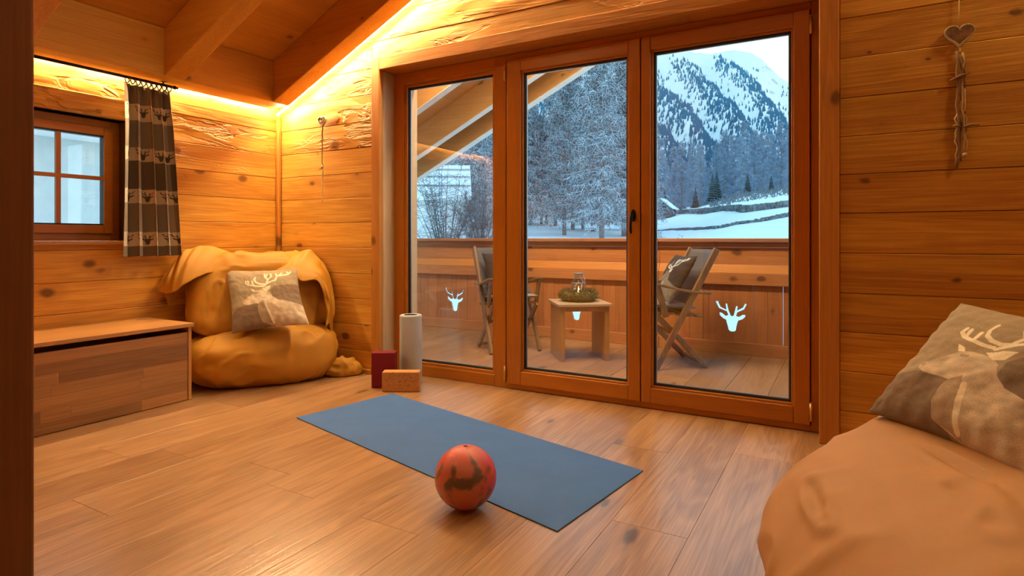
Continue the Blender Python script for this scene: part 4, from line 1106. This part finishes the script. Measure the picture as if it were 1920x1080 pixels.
def copy_tree(o):
    c = o.copy(); COL.objects.link(c)
    for ch in list(o.children):
        d = ch.copy(); COL.objects.link(d); d.parent = c
    return c
GN = 'bare larches close behind the railing'
protos = [make_larch(s, 'larch_tree', 'bare grey larch with dense twigs close behind the balcony railing', GN) for s in (1, 2, 3, 4)]
used = set(); random.seed(31)
def plant(ps, D, u, h=1., sink=.3):
    i = random.randrange(len(ps)); o = ps[i]
    if i in used: o = copy_tree(o)
    used.add(i)
    p = WP(D, u, float(terr(D, u)) - sink); o.location = tuple(p); o.rotation_euler = (0, 0, random.uniform(0, 6.28)); o.scale = (h, h, h)
for k in range(48):
    u = 690 + (1215 - 690) * ((k * .618) % 1.) + random.uniform(-12, 12); D = random.uniform(52, 125)
    if u < 930:
        u = 868 + (u - 690) * .3; D = random.uniform(62, 120)
    plant(protos, D, u, random.uniform(.85, 1.2))
GF = 'distant bare larches at the foot of the mountain'; used = set()
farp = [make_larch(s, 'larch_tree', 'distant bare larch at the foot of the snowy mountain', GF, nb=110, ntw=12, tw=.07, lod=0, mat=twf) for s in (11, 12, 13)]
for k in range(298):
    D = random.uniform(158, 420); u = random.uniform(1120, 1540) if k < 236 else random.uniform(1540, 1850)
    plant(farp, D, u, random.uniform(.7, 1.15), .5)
# scattered dark spruces in front of the far larches
sp = None
for (u, v0, D, h, lab) in ((1304, 392, 162, 6, 'small dark spruce standing alone left of the spruce pair'), (1336, 385, 160, 8.5, 'shorter left spruce of the close pair at the field edge'), (1344, 385, 165, 9, 'taller right spruce of the close pair at the field edge'), (1402, 364, 158, 6, 'dark spruce right of the pair above the broad stone wall'), (1446, 358, 158, 4.5, 'smallest dark spruce near the right end of the field edge'), (1246, 408, 165, 7, 'dark spruce just behind the small hut')):
    if sp is None:
        m = MB(); random.seed(4)
        for j in range(12):
            z0 = .06 + .075 * j; r = .20 * (1 - j / 12.5); n = 9
            vs = [Vector((r * (1 + .25 * (k % 2)) * math.cos(2 * math.pi * k / n + j), r * (1 + .25 * (k % 2)) * math.sin(2 * math.pi * k / n + j), z0)) for k in range(n)] + [Vector((0, 0, z0 + .15))]
            m.add(vs, [(k, (k + 1) % n, n) for k in range(n)])
        m.tube([(0, 0, -.02), (0, 0, .3)], .02, 6); sp = m.build('spruce_tree', plain('spruce_green', (.028, .07, .078), .9, 0, 0, 10, .3, vscale=8), fixn=False); o = sp
    else: o = sp.copy(); COL.objects.link(o)
    tag(o, lab, 'tree', 'dark spruces at the field edge'); o.location = tuple(WP(D, u, float(terr(D, u)) - .2)); o.scale = (h, h, h)
# dry stone walls across the field
stone = plain('field_stone', (.16, .19, .20), .95, 0, .3, 5, .35, vscale=.8)
def stone_wall(label, ctrl, h, w):
    t = thing('stone_wall', label, 'wall', tuple(WP(ctrl[0][2], ctrl[0][0], float(terr(ctrl[0][2], ctrl[0][0])))))
    c = np.array(ctrl, float); m = MB()
    for i, u in enumerate(np.linspace(c[0, 0], c[-1, 0], 640)):
        D = np.interp(u, c[:, 0], c[:, 2]); p = WP(D, u, float(terr(D, u))) ; p2 = p + np.array([random.uniform(-.3, .3), random.uniform(-.3, .3), 0])
        for lv in range(2):
            s_ = w * random.uniform(.35, .6); hh = h * random.uniform(.35, .6)
            q = p2 + np.array([random.uniform(-.2, .2), random.uniform(-.2, .2), -.15 + lv * h * .42]); a = random.uniform(0, 3)
            ca, sa_ = math.cos(a) * s_, math.sin(a) * s_
            v8 = [q + np.array([ca, sa_, 0]), q + np.array([-sa_, ca, 0]), q + np.array([-ca, -sa_, 0]), q + np.array([sa_, -ca, 0])]; v8 += [x * 1 + np.array([0, 0, hh]) for x in v8]
            m.hexa(v8)
    o = m.build('stones', stone, t, fixn=False); o['kind'] = 'stuff'
def depth_at(u, v):                                  # where the view ray over azimuth u meets the field
    D = np.linspace(15, 150, 1200); vv = 447 - 1107 * (terr(D, u) - 1) / D
    i = np.where(vv <= v)[0]; return float(D[i[0]]) if len(i) else 148.
uw = [(1226, 436), (1260, 432), (1355, 427), (1414, 417), (1481, 402), (1600, 388), (1700, 380)]
stone_wall('long low stone wall crossing the lower snow field', [(u, v, depth_at(u, v)) for u, v in uw], .42, .4)
lw = [(1262, 402), (1300, 400), (1345, 397), (1400, 397), (1481, 388), (1600, 378), (1700, 372)]
stone_wall('broad stone wall below the trees on the upper snow field', [(u, v, min(146, depth_at(u, v))) for u, v in lw], 1.1, .9)
# bushes along the upper edge
bush = MB(); random.seed(9)
for k in range(1900):
    u = random.uniform(1330, 1720); D = random.uniform(118, 150); 
    if random.random() > .35 + .6 * (D > 136): continue
    p = WP(D, u, float(terr(D, u)))
    for j in range(2):
        d = np.array([random.uniform(-1, 1), random.uniform(-1, 1), random.uniform(.2, 1.4)]) * random.uniform(.4, 1.1)
        bush.tube([p, p + d], [.11, .04], 3, cap=False, smooth=False)
bo = bush.build('bush_hedge', plain('frosty_bush', (.15, .19, .21), .9), fixn=False); bo['kind'] = 'stuff'
tag(bo, 'frosty scrub along the upper edge of the snow field', 'bushes')
# hut at the left end of the field
hD = 135; hp_ = WP(hD, 1243, float(terr(hD, 1243)))
hut = thing('mountain_hut', 'small dark hut with snowy roof at the field edge', 'hut', tuple(hp_))
MB().box((-2.4, -2.2, -.3), (2.4, 2.2, 2.2)).build('hut_wall', plain('hut_timber', (.10, .10, .11), .9), hut, world=False)
MB().prism([(-2.9, 2.0), (0, 4.3), (2.9, 2.0), (2.9, 2.2), (0, 4.6), (-2.9, 2.2)], lambda x, z: (x, -2.6, z), lambda x, z: (x, 2.6, z)).build('hut_roof', M['snow'], hut, world=False)
# neighbour with snowy roof and dark bush at the far left
hq_ = WP(48, 798, float(terr(48, 798)))
fh = thing('snowy_house', 'pale house with snowy roof behind the trees at far left', 'house', tuple(hq_), YAW + .1 + math.pi / 2)
MB().box((-3.2, -3, -1), (3.2, 3, 4.2)).build('house_wall', plain('house_render', (.66, .70, .70), .9, 0, .3, 20, .05), fh, world=False)
MB().prism([(-4, 3.6), (0, 6.2), (4, 3.6), (4, 4.0), (0, 6.7), (-4, 4.0)], lambda x, z: (x, -3.6, z), lambda x, z: (x, 3.6, z)).build('house_roof', M['snow'], fh, world=False)
for q in (.25, .55, .8):
    MB().box((-4 + 4 * q - .05, -3.55, 4.06 + 2.7 * q), (-4 + 4 * q + .05, 3.55, 4.16 + 2.7 * q)).build('snow_guard', M['alu'], fh, world=False)
    MB().box((4 - 4 * q - .05, -3.55, 4.06 + 2.7 * q), (4 - 4 * q + .05, 3.55, 4.16 + 2.7 * q)).build('snow_guard', M['alu'], fh, world=False)
# twiggy shrubs just beyond the railing
def shrub(D, u, h, label, seed, n=260):
    rd = random.Random(seed); p = WP(D, u, float(terr(D, u)) - .1); t = thing('bare_shrub', label, 'shrub', tuple(p)); m = MB()
    for k in range(34):
        a = rd.uniform(0, 6.283); L = h * rd.uniform(.7, 1.1); lean = rd.uniform(.05, .8); d = Vector((math.cos(a) * lean, math.sin(a) * lean, 1)).normalized()
        pts = [d * L * q + Vector((rd.uniform(-.1, .1), rd.uniform(-.1, .1), 0)) * q for q in (0, .35, .7, 1)]
        m.tube(pts, [.026, .02, .014, .006], 4, cap=False)
        for j in range(n // 34):
            q = rd.uniform(.25, 1); i = min(int(q * 3), 2); b = pts[i].lerp(pts[i + 1], q * 3 - i); e = b + Vector((rd.uniform(-1, 1), rd.uniform(-1, 1), rd.uniform(-.2, .9))) * rd.uniform(.3, .9) * h * .14
            m.tube([b, e], [.011, .005], 3, cap=False, smooth=False)
            e2 = e + Vector((rd.uniform(-1, 1), rd.uniform(-1, 1), rd.uniform(-.2, .7))) * .07 * h; m.tube([b.lerp(e, .6), e2], [.007, .003], 3, cap=False, smooth=False)
    o = m.build('stems', plain('dark_stem', (.10, .10, .105), .9), t, world=False, fixn=False); o['kind'] = 'stuff'
shrub(33, 835, 6.2, 'dark twiggy shrub in front of the snowy house at far left', 3, 1300)
shrub(36, 903, 5.6, 'dark twiggy shrub beside the left door post beyond the railing', 4, 1100)
shrub(30, 1228, 2.6, 'low bare twigs in front of the snow field beside the middle post', 6, 200)
